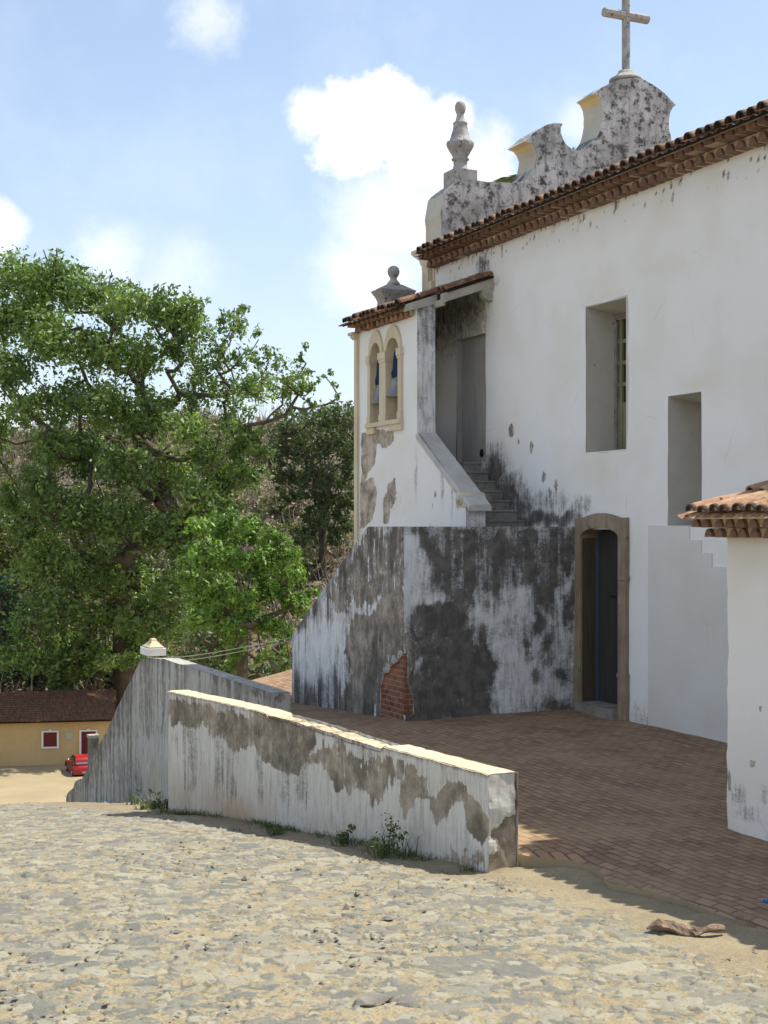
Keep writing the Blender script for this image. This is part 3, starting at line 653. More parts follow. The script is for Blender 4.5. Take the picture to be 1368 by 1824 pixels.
# arch frames
af = M(); xf = XT - .035
for i, (ya, yb, zc2, zs2, zl) in enumerate(op):
    ym2 = (ya + yb) / 2; rw = (yb - ya) / 2; t = np.linspace(0, math.pi, 15); ho = zcrn - zspr; fwid = .10
    lo_ = [(xf, ym2 + (rw + fwid) * math.cos(a), zspr + (ho + .22) * math.sin(a)) for a in t]; li = [(xf, ym2 + rw * math.cos(a), zspr + ho * math.sin(a)) for a in t[::-1]]
    af.prism(lo_ + li, (TW + .05, 0, 0))
yj = [op[0][1], op[0][0], op[1][1], op[1][0]]
for (a_, b_) in [(op[0][1] - .002, op[0][1] + .115), (op[1][0] - .13, op[1][0] + .002), (op[1][1] - .002, op[0][0] + .002)]:
    af.box((xf - .008, a_, zsill), (XT + TW + .01, b_, zspr - .10)); af.box((xf - .035, a_ - .025, zspr - .11), (XT + TW + .012, b_ + .025, zspr + .015)); af.box((xf - .022, a_ - .012, zspr - .16), (XT + TW + .011, b_ + .012, zspr - .11))
    af.box((xf - .02, a_ - .01, zsill), (XT + TW + .011, b_ + .01, zsill + .13))
af.box((xf - .05, op[1][0] - .15, zsill - .075), (XT + TW, op[0][1] + .14, zsill + .002)); 
for (a_, b_) in [(op[1][0] - .15, op[1][0] + .35), (op[0][1] - .20, op[0][1] + .14)]: af.box((xf - .02, a_, zsill - .19), (XT + .1, b_, zsill - .076))
tag(af.obj('arched_window', CREAM, tower), 'twin round-headed bell openings in cream mouldings')
# corner pilaster on the front side
pi_ = M(); yA, yB = YT1 - .0, YT1 + .13; xa = XT - .05
pi_.box((xa, yA, -.9), (XT + .4, yB, oT(635, 606)[2])); zc4 = oT(635, 606)[2]
for k, (e, h) in enumerate([(.03, .03), (.055, .05), (.09, .05)]): pi_.box((xa - e, yA - .0, zc4 + sum((.03, .05, .05)[:k])), (XT + .4, yB + e, zc4 + sum((.03, .05, .05)[:k + 1])))
pi_.box((XT - .02, yA, zc4 + .13), (XT + .4, yB - .02, ztw)); pi_.obj('pilaster', CREAM, tower)
# roof
pt = R(19.5); xe = -1.58; ze = oT(690, 556)[2] if 0 else on(0, xe, 660, 560)[2]
tr = M(); tile_slope(tr, xe, ze, -.02, pt, YT0 - .02, YT1 + .10, .20, .085, .40, .02)
ze2 = ze + (1.58 - .93) * math.tan(pt)
tile_slope(tr, -.93, ze2, -.02, pt, 3.98, YT0 - .02, .21, .085, .40, .02, fill=False)
tr.obj('roof', [TILED, DARK], tower)
tc = M(); cornice_row(tc, XT + .02, XT - .12, ztw - .05, .085, YT0 + .1, YT1 + .04, .20, .072); cornice_row(tc, XT + .02, XT - .235, ztw + .045, .085, YT0 + .1, YT1 + .04, .20, .072)
tc.box((XT - .2, YT0 + .1, ztw + .14), (XT + .1, YT1 + .04, ze + .02), 1); tc.obj('eave_cornice', [TILE, CLAYM], tower)
vb = M()   # white verge board over the pier, beam and bracket
def sl(x, z0): return z0 + (x - xe) * math.tan(pt)
vb.hexa([(xe + .10, YT0 - .05, sl(xe + .10, ze) - .15), (xe + .10, YT0 + .05, sl(xe + .10, ze) - .15), (-.90, YT0 + .05, sl(-.90, ze) - .19), (-.90, YT0 - .05, sl(-.90, ze) - .19),
         (xe + .10, YT0 - .05, sl(xe + .10, ze) - .03), (xe + .10, YT0 + .05, sl(xe + .10, ze) - .03), (-.90, YT0 + .05, sl(-.90, ze) - .03), (-.90, YT0 - .05, sl(-.90, ze) - .03)])
vb.obj('verge_board', WOOD, tower)
bmz = ze - .045
bm = M(); bm.hexa([(-.95, 4.0, sl(-.95, bmz) - .16), (-.95, 4.12, sl(-.95, bmz) - .16), (-.003, 4.12, sl(0, bmz) - .16), (-.003, 4.0, sl(0, bmz) - .16),
                   (-.95, 4.0, sl(-.95, bmz)), (-.95, 4.12, sl(-.95, bmz)), (-.003, 4.12, sl(0, bmz)), (-.003, 4.0, sl(0, bmz))])
bm.box((-.945, 4.04, sl(-.95, bmz) - .20), (-.90, 4.40, sl(-.95, bmz) - .09))
bmo = bm.obj('porch_beam', WOOD, tower)
bk = M(); bz = sl(0, bmz) - .16
bk.prism([(-.003, 4.0, bz), (-.22, 4.0, bz - .08), (-.22, 4.0, bz - .16), (-.16, 4.0, bz - .22), (-.003, 4.0, bz - .26)], (0, .13, 0)); bk.obj('bracket', WOOD, bmo)
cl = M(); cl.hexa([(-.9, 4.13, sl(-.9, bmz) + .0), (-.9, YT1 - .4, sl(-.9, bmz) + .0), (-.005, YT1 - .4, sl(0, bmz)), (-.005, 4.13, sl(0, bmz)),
                   (-.9, 4.13, sl(-.9, bmz) + .03), (-.9, YT1 - .4, sl(-.9, bmz) + .03), (-.005, YT1 - .4, sl(0, bmz) + .03), (-.005, 4.13, sl(0, bmz) + .03)]); cl.obj('porch_ceiling', PORCHBROWN, tower)
# pedestal with stone ball on the front wall
yp = YT1 + .02; pb = onY(yp, 701, 545); pz = lambda py: onY(yp, 701, py)[2]
pw = abs(onY(yp, 724, 545)[0] - onY(yp, 679, 545)[0]) / 2
pd = M()
def frus(m, c, y, w0, w1, z0_, z1_, dep=.62):
    m.hexa([(c - w0, y - w0 * dep, z0_), (c + w0, y - w0 * dep, z0_), (c + w0, y + w0 * dep, z0_), (c - w0, y + w0 * dep, z0_), (c - w1, y - w1 * dep, z1_), (c + w1, y - w1 * dep, z1_), (c + w1, y + w1 * dep, z1_), (c - w1, y + w1 * dep, z1_)])
frus(pd, pb[0], yp, pw, pw, pz(580), pz(537)); frus(pd, pb[0], yp, pw * 1.0, pw * 1.2, pz(537), pz(527)); frus(pd, pb[0], yp, pw * 1.22, pw * 1.42, pz(527), pz(519)); frus(pd, pb[0], yp, pw * 1.42, pw * .5, pz(519), pz(507))
pd.lathe((pb[0], yp, pz(507)), [(.12, -.02), (.12, .03), (.07, .08), (.06, .12), (.075, .14), (.105, .19), (.115, .245), (.10, .30), (.06, .34), (.01, .355)], 18)
tag(pd.obj('ball_pedestal', FINIAL, tower), 'moulded pedestal topped with a stone ball')
# bells
for i, (ya, yb, zc2, zs2, zl) in enumerate(op):
    px0 = (676 if i == 0 else 709.5); yb0 = (ya + yb) / 2 + .05; xb = XT + .13; zb = on(0, xb, px0, 719 if i == 0 else 706)[2]
    lab = ['grey bell with a blue headstock hanging in the far left arch of the bell tower', 'grey bell with a blue headstock hanging in the near right arch of the bell tower'][i]
    bt_ = thing('bell', lab, 'bell', (xb, yb0, zb), 'bells in the tower arches')
    sc_ = .82 if i == 0 else 1.0
    M().lathe((xb, yb0, zb), [(.235 * sc_, 0), (.23 * sc_, .02), (.19 * sc_, .06), (.155 * sc_, .14), (.135 * sc_, .24), (.12 * sc_, .30), (.05, .35)], 24).obj('bell_body', BELLM, bt_)
    M().lathe((xb, yb0, zb - .015), [(.24 * sc_, 0), (.243 * sc_, .012), (.24 * sc_, .024)], 24).obj('bell_lip', DARKSTONE, bt_)
    hs = M(); hs.prism([(xb - .07, yb0 + y, zb + z) for y, z in [(-.17 * sc_, .34), (.17 * sc_, .34), (.19 * sc_, .42), (.12 * sc_, .50), (.085 * sc_, .72), (.05 * sc_, .80), (-.05 * sc_, .80), (-.085 * sc_, .72), (-.12 * sc_, .50), (-.19 * sc_, .42)]], (.14, 0, 0)); hs.obj('headstock', BLUEW, bt_)

# ================================================================== EXTERIOR STAIRCASE
XS = -2.93; YS = 1.36; EYE = 2.8
stair = thing('exterior_staircase', 'grime-streaked plaster staircase block with exposed brick at its corner, built against the church', 'staircase', (XS, YS, 0))
def terr(x, y):
    return -.055 * np.clip(np.asarray(y, float) - 1.4, 0, 7) * sstep(-np.asarray(x, float), 0.2, 3.0) * 1.0
Yt = onX(XS, 655, 940)[1]; Ye = onX(XS, 520, 1130)[1]; zt_e = onX(XS, 520, 1130)[2]
BR = lambda P, ax, v: patch(P, ax, v, [(722, 1155), (719, 1150), (714, 1166), (706, 1180), (694, 1187), (690, 1198), (681, 1200), (676, 1225), (675, 1260), (680, 1292), (722, 1295)], .02, .02)
# right face, square to the church
xs = lines(XS, -.02, .024); zz = lines(-.35, EYE, .024); X_, Z_ = np.meshgrid(xs, zz, indexing='ij'); P = np.stack([X_, np.full(X_.shape, YS), Z_], -1)
dk = np.maximum.reduce([
    patch(P, 1, YS, [(735, 1078), (770, 1068), (800, 1072), (828, 1080), (832, 1110), (842, 1140), (868, 1158), (880, 1185), (882, 1222), (868, 1240), (874, 1275), (800, 1290), (738, 1292), (732, 1250), (735, 1215), (748, 1180), (735, 1130)], .16, .16) * .80,
    patch(P, 1, YS, [(722, 935), (1030, 935), (1026, 985), (985, 1030), (960, 1062), (940, 1045), (870, 1075), (850, 1045), (820, 1090), (800, 1060), (775, 1040), (752, 1000), (735, 965)], .22, .16) * .58,
    blobs(P, 1, YS, [(768, 985, 12, 45, .85), (815, 1010, 10, 60, .9), (838, 1030, 8, 55, .85), (872, 985, 10, 50, .7), (905, 975, 16, 45, .8), (940, 1000, 22, 40, .75), (975, 980, 18, 35, .8), (968, 1060, 22, 35, .95), (985, 1030, 20, 25, .8), (1012, 1010, 8, 14, .9), (1010, 1085, 10, 28, .85), (962, 1110, 9, 30, .9), (975, 1150, 14, 35, .6), (940, 1155, 10, 18, .6), (860, 1130, 10, 18, .6), (995, 1205, 14, 14, .55), (1000, 960, 25, 20, .5),
                     (760, 1050, 22, 25, .55), (955, 1205, 8, 14, .5), (1020, 1065, 6, 20, .7), (990, 1260, 25, 12, .4), (880, 945, 160, 6, .75)], .06)])
streak = sstep(fbm(P, 1.0, 3, 40, (9, 1, .55)), .46, .62)
mott = sstep(fbm(P, 4.5, 5, 83), .36, .62); upper = sstep(Z_, 1.5, 2.0)
dk = dk * (.55 + .5 * (streak * upper + mott * (1 - upper))) * 1.22 + .15 * sstep(Z_, .35, -.05) + .16 + .22 * sstep(fbm(P, 2.4, 5, 23), .46, .62)
lightp = patch(P, 1, YS, [(722, 950), (742, 950), (765, 1000), (772, 1045), (800, 1060), (770, 1075), (735, 1075), (722, 1060)], .08, .08)
dk = dk * (1 - .6 * lightp) + .08
brk = np.where(P[..., 0] < XS + .16, 1, 0) * sstep(1.05 - Z_ + (fbm(P, 4, 3, 55) - .5) * .6, -.05, .1) * sstep(Z_, .05, .12) * sstep(XS + .06 + .10 * sstep(Z_, .6, .3) - P[..., 0], -.04, .04)
wm = patch(P, 1, YS, [(738, 1200), (860, 1190), (870, 1270), (740, 1285)], .2, .1) * .12
P[..., 1] += .02 * brk + (fbm(P, 1.3, 4, 8) - .5) * .03
sm = M(); sm.grid(P, dirt=np.clip(dk * (1 - brk), 0, 1.2), brick=brk, warm=wm, peel=patch(P, 1, YS, [(720, 1120), (745, 1150), (738, 1210), (730, 1240), (738, 1285), (722, 1290)], .05, .06) * .7)
# left face with the sloping top of the first flight
ysL = lines(YS, Ye, .03); n2 = 110; tt = np.linspace(0, 1, n2); top = np.where(ysL < Yt, EYE, EYE + (zt_e - EYE) * (ysL - Yt) / (Ye - Yt))
P = np.zeros((len(ysL), n2, 3)); P[..., 0] = XS; P[..., 1] = ysL[:, None]; P[..., 2] = -.6 + (top[:, None] + .6) * tt[None]
Z_ = P[..., 2]; tdist = top[:, None] - Z_
brk = BR(P, 0, XS)
peel = np.maximum.reduce([patch(P, 0, XS, [(620, 1110), (660, 1080), (700, 1040), (720, 1000), (722, 1160), (690, 1190), (672, 1200), (668, 1290), (600, 1275), (605, 1240), (625, 1200), (612, 1160)], .2, .15) * .80,
    patch(P, 0, XS, [(650, 945), (720, 940), (722, 1050), (680, 1090), (640, 1080), (600, 1100), (580, 1060)], .15, .12) * .62, blobs(P, 0, XS, [(615, 1255, 12, 25, .9)], .06)])
whitep = patch(P, 0, XS, [(525, 1130), (560, 1100), (605, 1110), (600, 1170), (575, 1215), (548, 1215), (525, 1190)], .12, .1)
streak = sstep(fbm(P, 1.0, 3, 60, (1, 8, .5)), .45, .62)
dirt = np.maximum.reduce([.8 * sstep(tdist, .5, .02) * (.5 + .5 * streak), .62 * sstep(tdist, 1.5, .1) * streak, .55 * streak * sstep(Z_, 1.0, .1) + .2, blobs(P, 0, XS, [(699, 975, 7, 45, 1.0), (668, 1180, 7, 60, .8), (660, 1250, 8, 35, .6), (620, 1190, 8, 40, .6), (680, 1150, 6, 40, .5), (540, 1245, 30, 30, .6), (640, 1000, 40, 40, .5)], .06)])
dirt = (dirt + .24 * sstep(fbm(P, 2.6, 5, 29, (1, 1, .45)), .42, .62) + .06) * (1 - .5 * whitep)
P[..., 0] += .045 * brk + (fbm(P, 1.3, 4, 21) - .5) * .04 * sstep(ysL[:, None], YS, YS + .2)
sm.grid(P, flip=True, dirt=np.clip(dirt * (1 - brk), 0, 1.2), peel=peel * (1 - .9 * whitep), brick=brk)
# top ledge, inner side, far end
sm.hexa([(XS + .002, YS + .002, EYE - .3), (-.02, YS + .002, EYE - .3), (-.02, YS + .28, EYE - .3), (XS + .3, YS + .28, EYE - .3), (XS + .002, YS + .002, EYE - .002), (-.02, YS + .002, EYE - .002), (-.02, YS + .28, EYE - .002), (XS + .3, YS + .28, EYE - .002)], dirt=.7)
V = []
for x in (XS + .005, XS + .3): V += [(x, YS, EYE - .003), (x, Yt, EYE - .003), (x, Ye, zt_e - .003), (x, Ye, -.6), (x, YS, -.6)]
sm.add(V, [(0, 1, 6, 5), (1, 2, 7, 6), (2, 3, 8, 7), (5, 6, 7, 8, 9)], dirt=.6)
sm.obj('outer_wall', PLD, stair)
# landing, steps
st = M(); st.box((XS + .3, YS + .28, -.6), (-.004, 2.94, EYE - .06))
zst = EYE - .06; nst = 7; run = .25; rise = (d2[2] - .01 - zst) / nst
for k in range(nst):
    y0_ = 2.94 + k * run; j = rng.normal(0, .006)
    st.box((-.898, y0_, zst), (-.004, YT1 - .36 if k == nst - 1 else 4.95, zst + (k + 1) * rise - .028))
    st.box((-.898, y0_ - .025, zst + (k + 1) * rise - .028), (-.006, y0_ + run + .02 if k < nst - 1 else YT1 - .36, zst + (k + 1) * rise))
for k in range(16):
    y0_ = Yt + .05 + k * .24; zt = EYE - .06 - (k + 1) * .155
    if y0_ + .24 > Ye + .1: break
    st.box((XS + .3, y0_, -.6), (XT - .002, y0_ + .24, max(zt, -.2)))
st.box((XS + .3, 2.94, -.6), (XT - .002, Yt + .05, EYE - .06))
st.obj('steps', DARKSTONE, stair)
# parapet of the upper flight, with scroll end
A_ = onX(XT, 748, 773); B_ = onX(XT, 832, 893); Yn = 2.64; slope = (A_[2] - B_[2]) / (A_[1] - B_[1])
ysq = lines(Yn, YT0 - .002, .03); topz = np.maximum(B_[2] + (ysq - B_[1]) * slope, onX(XT, 830, 905)[2]); topz = np.minimum(topz, A_[2])
tt = np.linspace(0, 1, 60); P = np.zeros((len(ysq), 60, 3)); P[..., 0] = XT; P[..., 1] = ysq[:, None]; P[..., 2] = 1.9 + (topz[:, None] - 1.9) * tt[None]
td = topz[:, None] - P[..., 2]; streak = sstep(fbm(P, 1.0, 3, 71, (1, 9, .5)), .48, .62)
dirt = np.maximum(.75 * sstep(td, .22, .01), .45 * streak * sstep(td, 1.3, .0)); dirt = np.maximum(dirt, .3 * sstep(P[..., 2], 3.1, 2.7) * streak)
pp = M(); pp.grid(P, flip=True, dirt=dirt, peel=blobs(P, 0, XT, [(776, 880, 4, 12, .7), (770, 905, 4, 14, .6)], .04))
pp.box((XT + .002, Yn + .001, 1.9), (-.90, Yn + .42, onX(XT, 830, 905)[2] - .005), dirt=.3)
V = []
for x in (XT + .003, -.90): V += [(x, Yn + .3, 1.9), (x, YT0 - .003, 1.9), (x, YT0 - .003, A_[2] - .004), (x, B_[1], B_[2] - .004), (x, Yn + .3, topz[10] - .004)]
pp.add(V, [(5, 6, 7, 8, 9)], dirt=.35); pp.obj('parapet', PLD if 0 else PL, stair)
cp = M(); e = .02
ya_, yb_ = B_[1] - .12, YT0 - .01; za_, zb_ = B_[2] - .12 * slope, A_[2]
ns = 24; V = []; 
Pq = np.zeros((ns + 1, 6, 3))
for i in range(ns + 1):
    t = i / ns; y = ya_ + (yb_ - ya_) * t; z = za_ + (zb_ - za_) * t
    for j, (x, dz) in enumerate([(XT - .03, -.07), (XT - .035, -.01), (XT - .0, .025), (-.90, .03), (-.875, -.01), (-.88, -.07)]): Pq[i, j] = (x, y, z + dz + rng.normal(0, .004))
cp.grid(Pq, flip=True); cp.add(Pq[0], [tuple(range(6))]); cp.add(Pq[-1], [tuple(range(6))[::-1]])
cpo = cp.obj('parapet_cap', mat_noise('cap_plaster', (.52, .51, .47), (.42, .405, .37), 3.0, c3=(.16, .15, .13), t3=(.58, .7), bump=.5), stair)
rc = onX(XT, 824, 888); rr = .105
sc = M(); sc.tube([(XT - .045, Yn + .16, rc[2]), (-.86, Yn + .16, rc[2])], rr, 20, smooth=True); sc.tube([(XT - .07, Yn + .16, rc[2]), (XT - .045, Yn + .16, rc[2])], rr * .55, 14)
sc.box((XT - .02, Yn - .03, rc[2] - .13), (-.875, Yn + .30, rc[2] - .02)); sc.obj('scroll', CAPW, cpo)

# ================================================================== ANNEX
XA = -3.25; YA = onX(XA, 1294, 1300)[1]
annex = thing('annex', 'low whitewashed annex at right with a double-toothed clay tile eave', 'annex', (XA, YA, 0))
zc0 = onX(XA, 1330, 956)[2]
ysA = np.concatenate([lines(-15, -10, .3), lines(-9.95, YA, .03)]); zsA = lines(-.5, zc0 + .2, .03); Y, Z = np.meshgrid(ysA, zsA, indexing='ij'); P = np.stack([np.full(Y.shape, XA), Y, Z], -1)
dirt = np.maximum(blobs(P, 0, XA, [(1315, 1415, 16, 22, .5), (1345, 1450, 40, 25, .3), (1360, 1420, 8, 25, .5), (1325, 1450, 30, 15, .4)], .05), sstep(Z, .3, -.1) * .25)
peel = blobs(P, 0, XA, [(1340, 1360, 7, 11, .8), (1355, 1262, 4, 5, .9), (1301, 1136, 3, 7, .7), (1298, 1390, 5, 20, .9)], .02)
wmA = sstep(Z, 2.2, 2.8) * .10 + .16  # warm tint painted in for light bounced off the street
edge = sstep(Y, YA - .05, YA); P[..., 0] += edge * (fbm(P, 6.0, 3, 4) - .4) * .03 + (fbm(P, .8, 3, 14) - .5) * .04
P[..., 1] += edge * (fbm(P, 5.0, 3, 17) - .5) * .05
aw = M(); aw.grid(P, flip=True, dirt=dirt, peel=peel, warm=wmA); aw.box((XA + .05, -15, -.5), (-.004, YA - .02, zc0 + .15))
aw.obj('wall', PL, annex)
ar = M(); xeA = XA - .50; zeA = on(0, xeA, 1290, 915)[2]; YAe = on(0, xeA, 1218, 910)[1]
tile_slope(ar, xeA, zeA, -.02, R(14.0), -15 if 0 else -12.0, YAe, .165, .07, .36, .016); ar.obj('roof', [TILEL, CLAYM], annex)
acn = M(); cornice_row(acn, XA + .02, XA - .17, zc0, .078, -12, YA + .06, .165, .058, .035); cornice_row(acn, XA + .02, XA - .32, zc0 + .088, .078, -12, YA + .13, .165, .058, .035)
acn.box((XA - .36, -12, zc0 + .172), (XA + .3, YA + .13, zeA - .02), 1); acn.obj('eave_cornice', [CLAYD, mat_noise('pale_eave_mortar', (.56, .47, .33), (.46, .36, .24), 6.0, c3=(.25, .17, .11), t3=(.58, .7), bump=.3)], annex)

# ================================================================== GROUND
def street_z(lat, d):
    return -.14 - .09 * (d - 12) - .0045 * (d - 12) ** 2 + .025 * np.minimum(0, lat + 2) - .03 * np.maximum(0, lat - .5)
TD = np.array([-60, 0, 7, 12, 18, 25, 31, 36, 44, 56, 70, 84, 92, 98, 112, 130, 150, 175, 420])
TZ = np.array([2.6, .3, -.2, -.54, -1.25, -2.55, -4.0, -5.6, -8.3, -10.9, -11.3, -11.5, -11.0, -8.5, -3.5, 3.2, 10.2, 14.0, 18.0])
def terrain_z(lat, d):
    z = np.interp(d, TD, TZ); P = np.stack([lat, d, 0 * lat], -1)
    return z + (fbm(P, .06, 3, 3) - .5) * 6 * sstep(d, 95, 150) + (fbm(P, .4, 2, 5) - .5) * .25 * sstep(d, 50, 60) - .25 * sstep(np.abs(lat), 15, 60) * 0
dd_ = np.concatenate([np.linspace(-60, 40, 60), np.linspace(42, 180, 90), np.geomspace(190, 420, 16)]); aa = np.linspace(-1.6, 1.6, 110)
D_, A_2 = np.meshgrid(dd_, aa, indexing='ij'); L_ = A_2 * (np.abs(D_) * .6 + 45)
Zt = terrain_z(L_, D_)
P = CAM * np.array([1, 1, 0]) + RGT * L_[..., None] + FWD * D_[..., None]; P[..., 2] = Zt
split = int(np.searchsorted(dd_, 93))
g = M(); g.grid(P[:split + 1], smooth=True, flip=True); g.obj('dirt_ground', DIRT, kind='structure')
g = M(); g.grid(P[split:], smooth=True, flip=True); g.obj('hillside', HILL, kind='structure')

# low wall frame (its outer face runs along the street)
N0 = cw(.886, 11.9); C0 = cw(-2.78, 18.1); wd = C0 - N0; WL = np.linalg.norm(wd[:2]); wd = wd / WL; wn_ = np.array([wd[1], -wd[0], 0.0])   # inward normal
if wn_[0] < 0: wn_ = -wn_
def onW(px, py, off=0.0):
    d = raydir(px, py); p0 = N0 + wn_ * off; t = ((p0 - CAM) @ wn_) / (d @ wn_); return CAM + d * t
# brick terrace
Bd = cw(1.2, 11.96); Ad = cw(4.6, 6.45)
XWo = None
pe = onZ(-.09, 517, 1284); YWs = pe[1]; XWi = pe[0]; XWo = on(1, YWs, 484, 1280)[0]
YWp = onX(XWo, 262, 1172)[1]
bx = [(-16.5, -2.2), (cw(3.5, 7.3)[1], cw(3.5, 7.3)[0])]
for l_, e_ in ((2.62, 9.59), (2.45, 10.04), (2.0, 11.02), (1.66, 11.86), (1.25, 12.02)): bx.append((cw(l_, e_)[1], cw(l_, e_)[0]))
bx += [(C0[1] - .3, C0[0] + .25), (onX(XWo, 303, 1250)[1], XWo + .2), (YWp + .3, XWo + .2), (10.2, XWo + .2)]
by_, bxx = np.array([b[0] for b in bx]), np.array([b[1] for b in bx])
yl_ = np.concatenate([lines(by_[0], Bd[1] + .2, .04), lines(Bd[1] + .26, 10.2, .12)]); tt = np.linspace(0, 1, 46) ** 1.0
X0 = np.interp(yl_, by_, bxx); rag = (fbm(np.stack([yl_, 0 * yl_, 0 * yl_], -1), 1.6, 4, 8) - .40) * .34 * sstep(yl_, Bd[1] + .3, Bd[1] - .2)
X0 = X0 + rag - .05
P = np.zeros((len(yl_), 46, 3)); P[..., 1] = yl_[:, None]; P[..., 0] = X0[:, None] + (.03 - X0[:, None]) * tt[None]
P[..., 2] = terr(P[..., 0], P[..., 1]) + (fbm(P, .8, 4, 2) - .5) * .08
P[:, 0, 2] -= .03
te = M(); te.grid(P, 0, flip=False)
sk = np.stack([P[:, 0], P[:, 0] * np.array([1, 1, 0]) + np.array([0, 0, -6.0])], 1); te.grid(sk, 1, flip=True)
sk = np.stack([P[-1], P[-1] * np.array([1, 1, 0]) + np.array([0, 0, -6.0])], 1); te.grid(sk, 1)
te.obj('brick_terrace', [PAVE, DIRT], kind='structure')

# cobbled street: flat irregular stones bedded in sand, modelled
nd, na = 1000, 700
dg = np.concatenate([np.linspace(-6, 4.5, 30), np.geomspace(4.6, 20, 820), np.geomspace(20.05, 36, 180)]); ag = np.concatenate([np.linspace(-1.9, -.35, 70), np.linspace(-.345, .42, na - 70)])
D_, A_2 = np.meshgrid(dg, ag, indexing='ij'); L_ = A_2 * np.maximum(D_, 4.6) ; nd = len(dg)
qx, qy = L_.ravel(), D_.ravel(); pw = np.stack([qx, qy, 0 * qx], -1)
def cells(sx, sy, seed, warp, sv=.45):
    ux = (qx + (fbm(pw, 3.4, 3, 61 + seed) - .5) * warp) / sx; uy = (qy + (fbm(pw, 3.4, 3, 67 + seed) - .5) * warp) / sy
    ix, iy = np.floor(ux), np.floor(uy); n = len(ux); f1 = np.full(n, 9.0); f2 = np.full(n, 9.0); cid = np.zeros(n); cx_ = np.zeros(n); cy_ = np.zeros(n); z0_ = np.zeros(n)
    for a in (-1, 0, 1):
        for b in (-1, 0, 1):
            jx, jy = ix + a, iy + b; hx = jx + .1 + .8 * _h(jx, jy, z0_, 1 + seed); hy = jy + .1 + .8 * _h(jx, jy, z0_, 2 + seed)
            d2_ = np.hypot(ux - hx, uy - hy) - (_h(jx, jy, z0_, 5 + seed) - .5) * sv
            nb = d2_ < f1; f2 = np.where(nb, f1, np.minimum(f2, d2_)); idn = _h(jx, jy, z0_, 3 + seed)
            cid = np.where(nb, idn, cid); cx_ = np.where(nb, ux - hx, cx_); cy_ = np.where(nb, uy - hy, cy_); f1 = np.where(nb, d2_, f1)
    return f2 - f1, cid, cx_, cy_
def stones(c, rise, tilt, amp, seed):
    e, cid, cx_, cy_ = c; e = e + (fbm(pw, 18.0, 3, 31 + seed) - .5) * .22
    c2 = (cid * 7919) % 1.0; c3 = (cid * 104729) % 1.0; c4 = (cid * 1299709) % 1.0
    return sstep(e, .05, .15) * rise - rise + (c2 - .5) * amp + (c3 - .5) * tilt * cx_ + (c4 - .5) * tilt * cy_
cs, cb_, cc = cells(.15, .14, 0, .15), cells(.31, .27, 20, .25), cells(.05, .047, 40, .05)
hs_ = stones(cs, .024, .052, .017, 0) + .001; hb_ = np.where(cb_[1] > .80, stones(cb_, .022, .022, .008, 20) + .006, -1)
hc_ = np.where(cc[1] > .55, stones(cc, .012, .03, .010, 40) + .004, -1)
cid = np.where(hb_ > hs_, cb_[1] * 3.7 % 1.0, cs[1]); cid = np.where(hc_ > np.maximum(hs_, hb_), cc[1] * 7.3 % 1.0, cid)
stone_h = np.maximum(hs_, hb_) + (fbm(pw, 14, 3, 15) - .5) * .006
crev = sstep(np.where(hb_ > hs_, cb_[0], cs[0]), .10, .03) * sstep(fbm(pw, 2.6, 3, 73), .52, .64) * sstep(fbm(pw, 11.0, 3, 79), .4, .55)
w_edge = np.array([cw(1.05, 11.75)[:2], cw(2.75, 9.2)[:2], cw(4.2, 6.6)[:2]])
# bare dirt beside the terrace edge and along the wall foot
Pw = CAM * np.array([1, 1, 0]) + RGT * qx[:, None] + FWD * qy[:, None]
dw = np.abs((Pw - N0) @ wn_); along = (Pw - N0) @ wd
nearw = sstep(dw, .75, .15) * sstep(along, -.3, .2)
bdist = np.interp(Pw[:, 1], by_, bxx) - Pw[:, 0]          # >0 outside the terrace
neart = sstep(bdist, 1.1, .2) * sstep(along, .4, -.2)
bare = np.clip(neart * .95 + nearw * .8, 0, 1)
sand = -.0035 + (fbm(pw, 1.8, 4, 91) - .5) * .018 + (fbm(pw, 7.0, 4, 41) - .5) * .022 + .035 * bare * (.6 + .8 * (fbm(pw, 2.6, 3, 19) - .2))
pile = .05 * sstep(np.hypot(Pw[:, 0] - (N0 + wn_ * .2)[0], Pw[:, 1] - (N0 - wd * .12)[1]), .45, .05)
hz = np.maximum(np.maximum(stone_h, sand), np.where(hc_ > -.5, hc_ + (sand + .004) * .6, -1)) + pile
stn = sstep(np.maximum(stone_h, np.where(hc_ > -.5, hc_ + (sand + .004) * .6, -1)) - sand, -.002, .007) * (1 - .9 * sstep(bare, .45, .8))
hz = hz * (1 - .65 * sstep(bare, .4, .9)) + (fbm(pw, 5.0, 4, 22) - .5) * .05 * bare
zz_ = street_z(qx, qy) + (fbm(pw, .55, 2, 14) - .5) * .10 + hz
# gentle dirt fillet up to the terrace edge
zz_ = zz_ + sstep(bdist, .9, .0) * sstep(along, .0, -.3) * np.clip(-.075 - zz_, 0, .2) * .8
zz_ = np.where((bdist < -.12) & (along < .1), np.minimum(zz_, -.10), zz_); zz_ = np.where((bdist < -.12) & (along >= .1), zz_ - .25, zz_)
Pw[:, 2] = zz_
co = M(); co.grid(Pw.reshape(nd, na, 3), flip=True, smooth=True, stone=stn, rnd=cid, warm=crev * (1 - sstep(bare, .2, .6)), dirt=np.clip(bare * .55 * sstep(fbm(pw, 1.7, 4, 9), .3, .6) + nearw * .5, 0, 1)); co.obj('cobbled_street', COB, kind='structure')
def ground(px, py):
    d = raydir(px, py); t = 5.0
    for _ in range(60):
        p = CAM + d * t; l, dep = w2c(p); t += (p[2] - float(street_z(l, dep))) * 1.2 / max(.15, -d[2] - .0) * .5
    return CAM + d * t

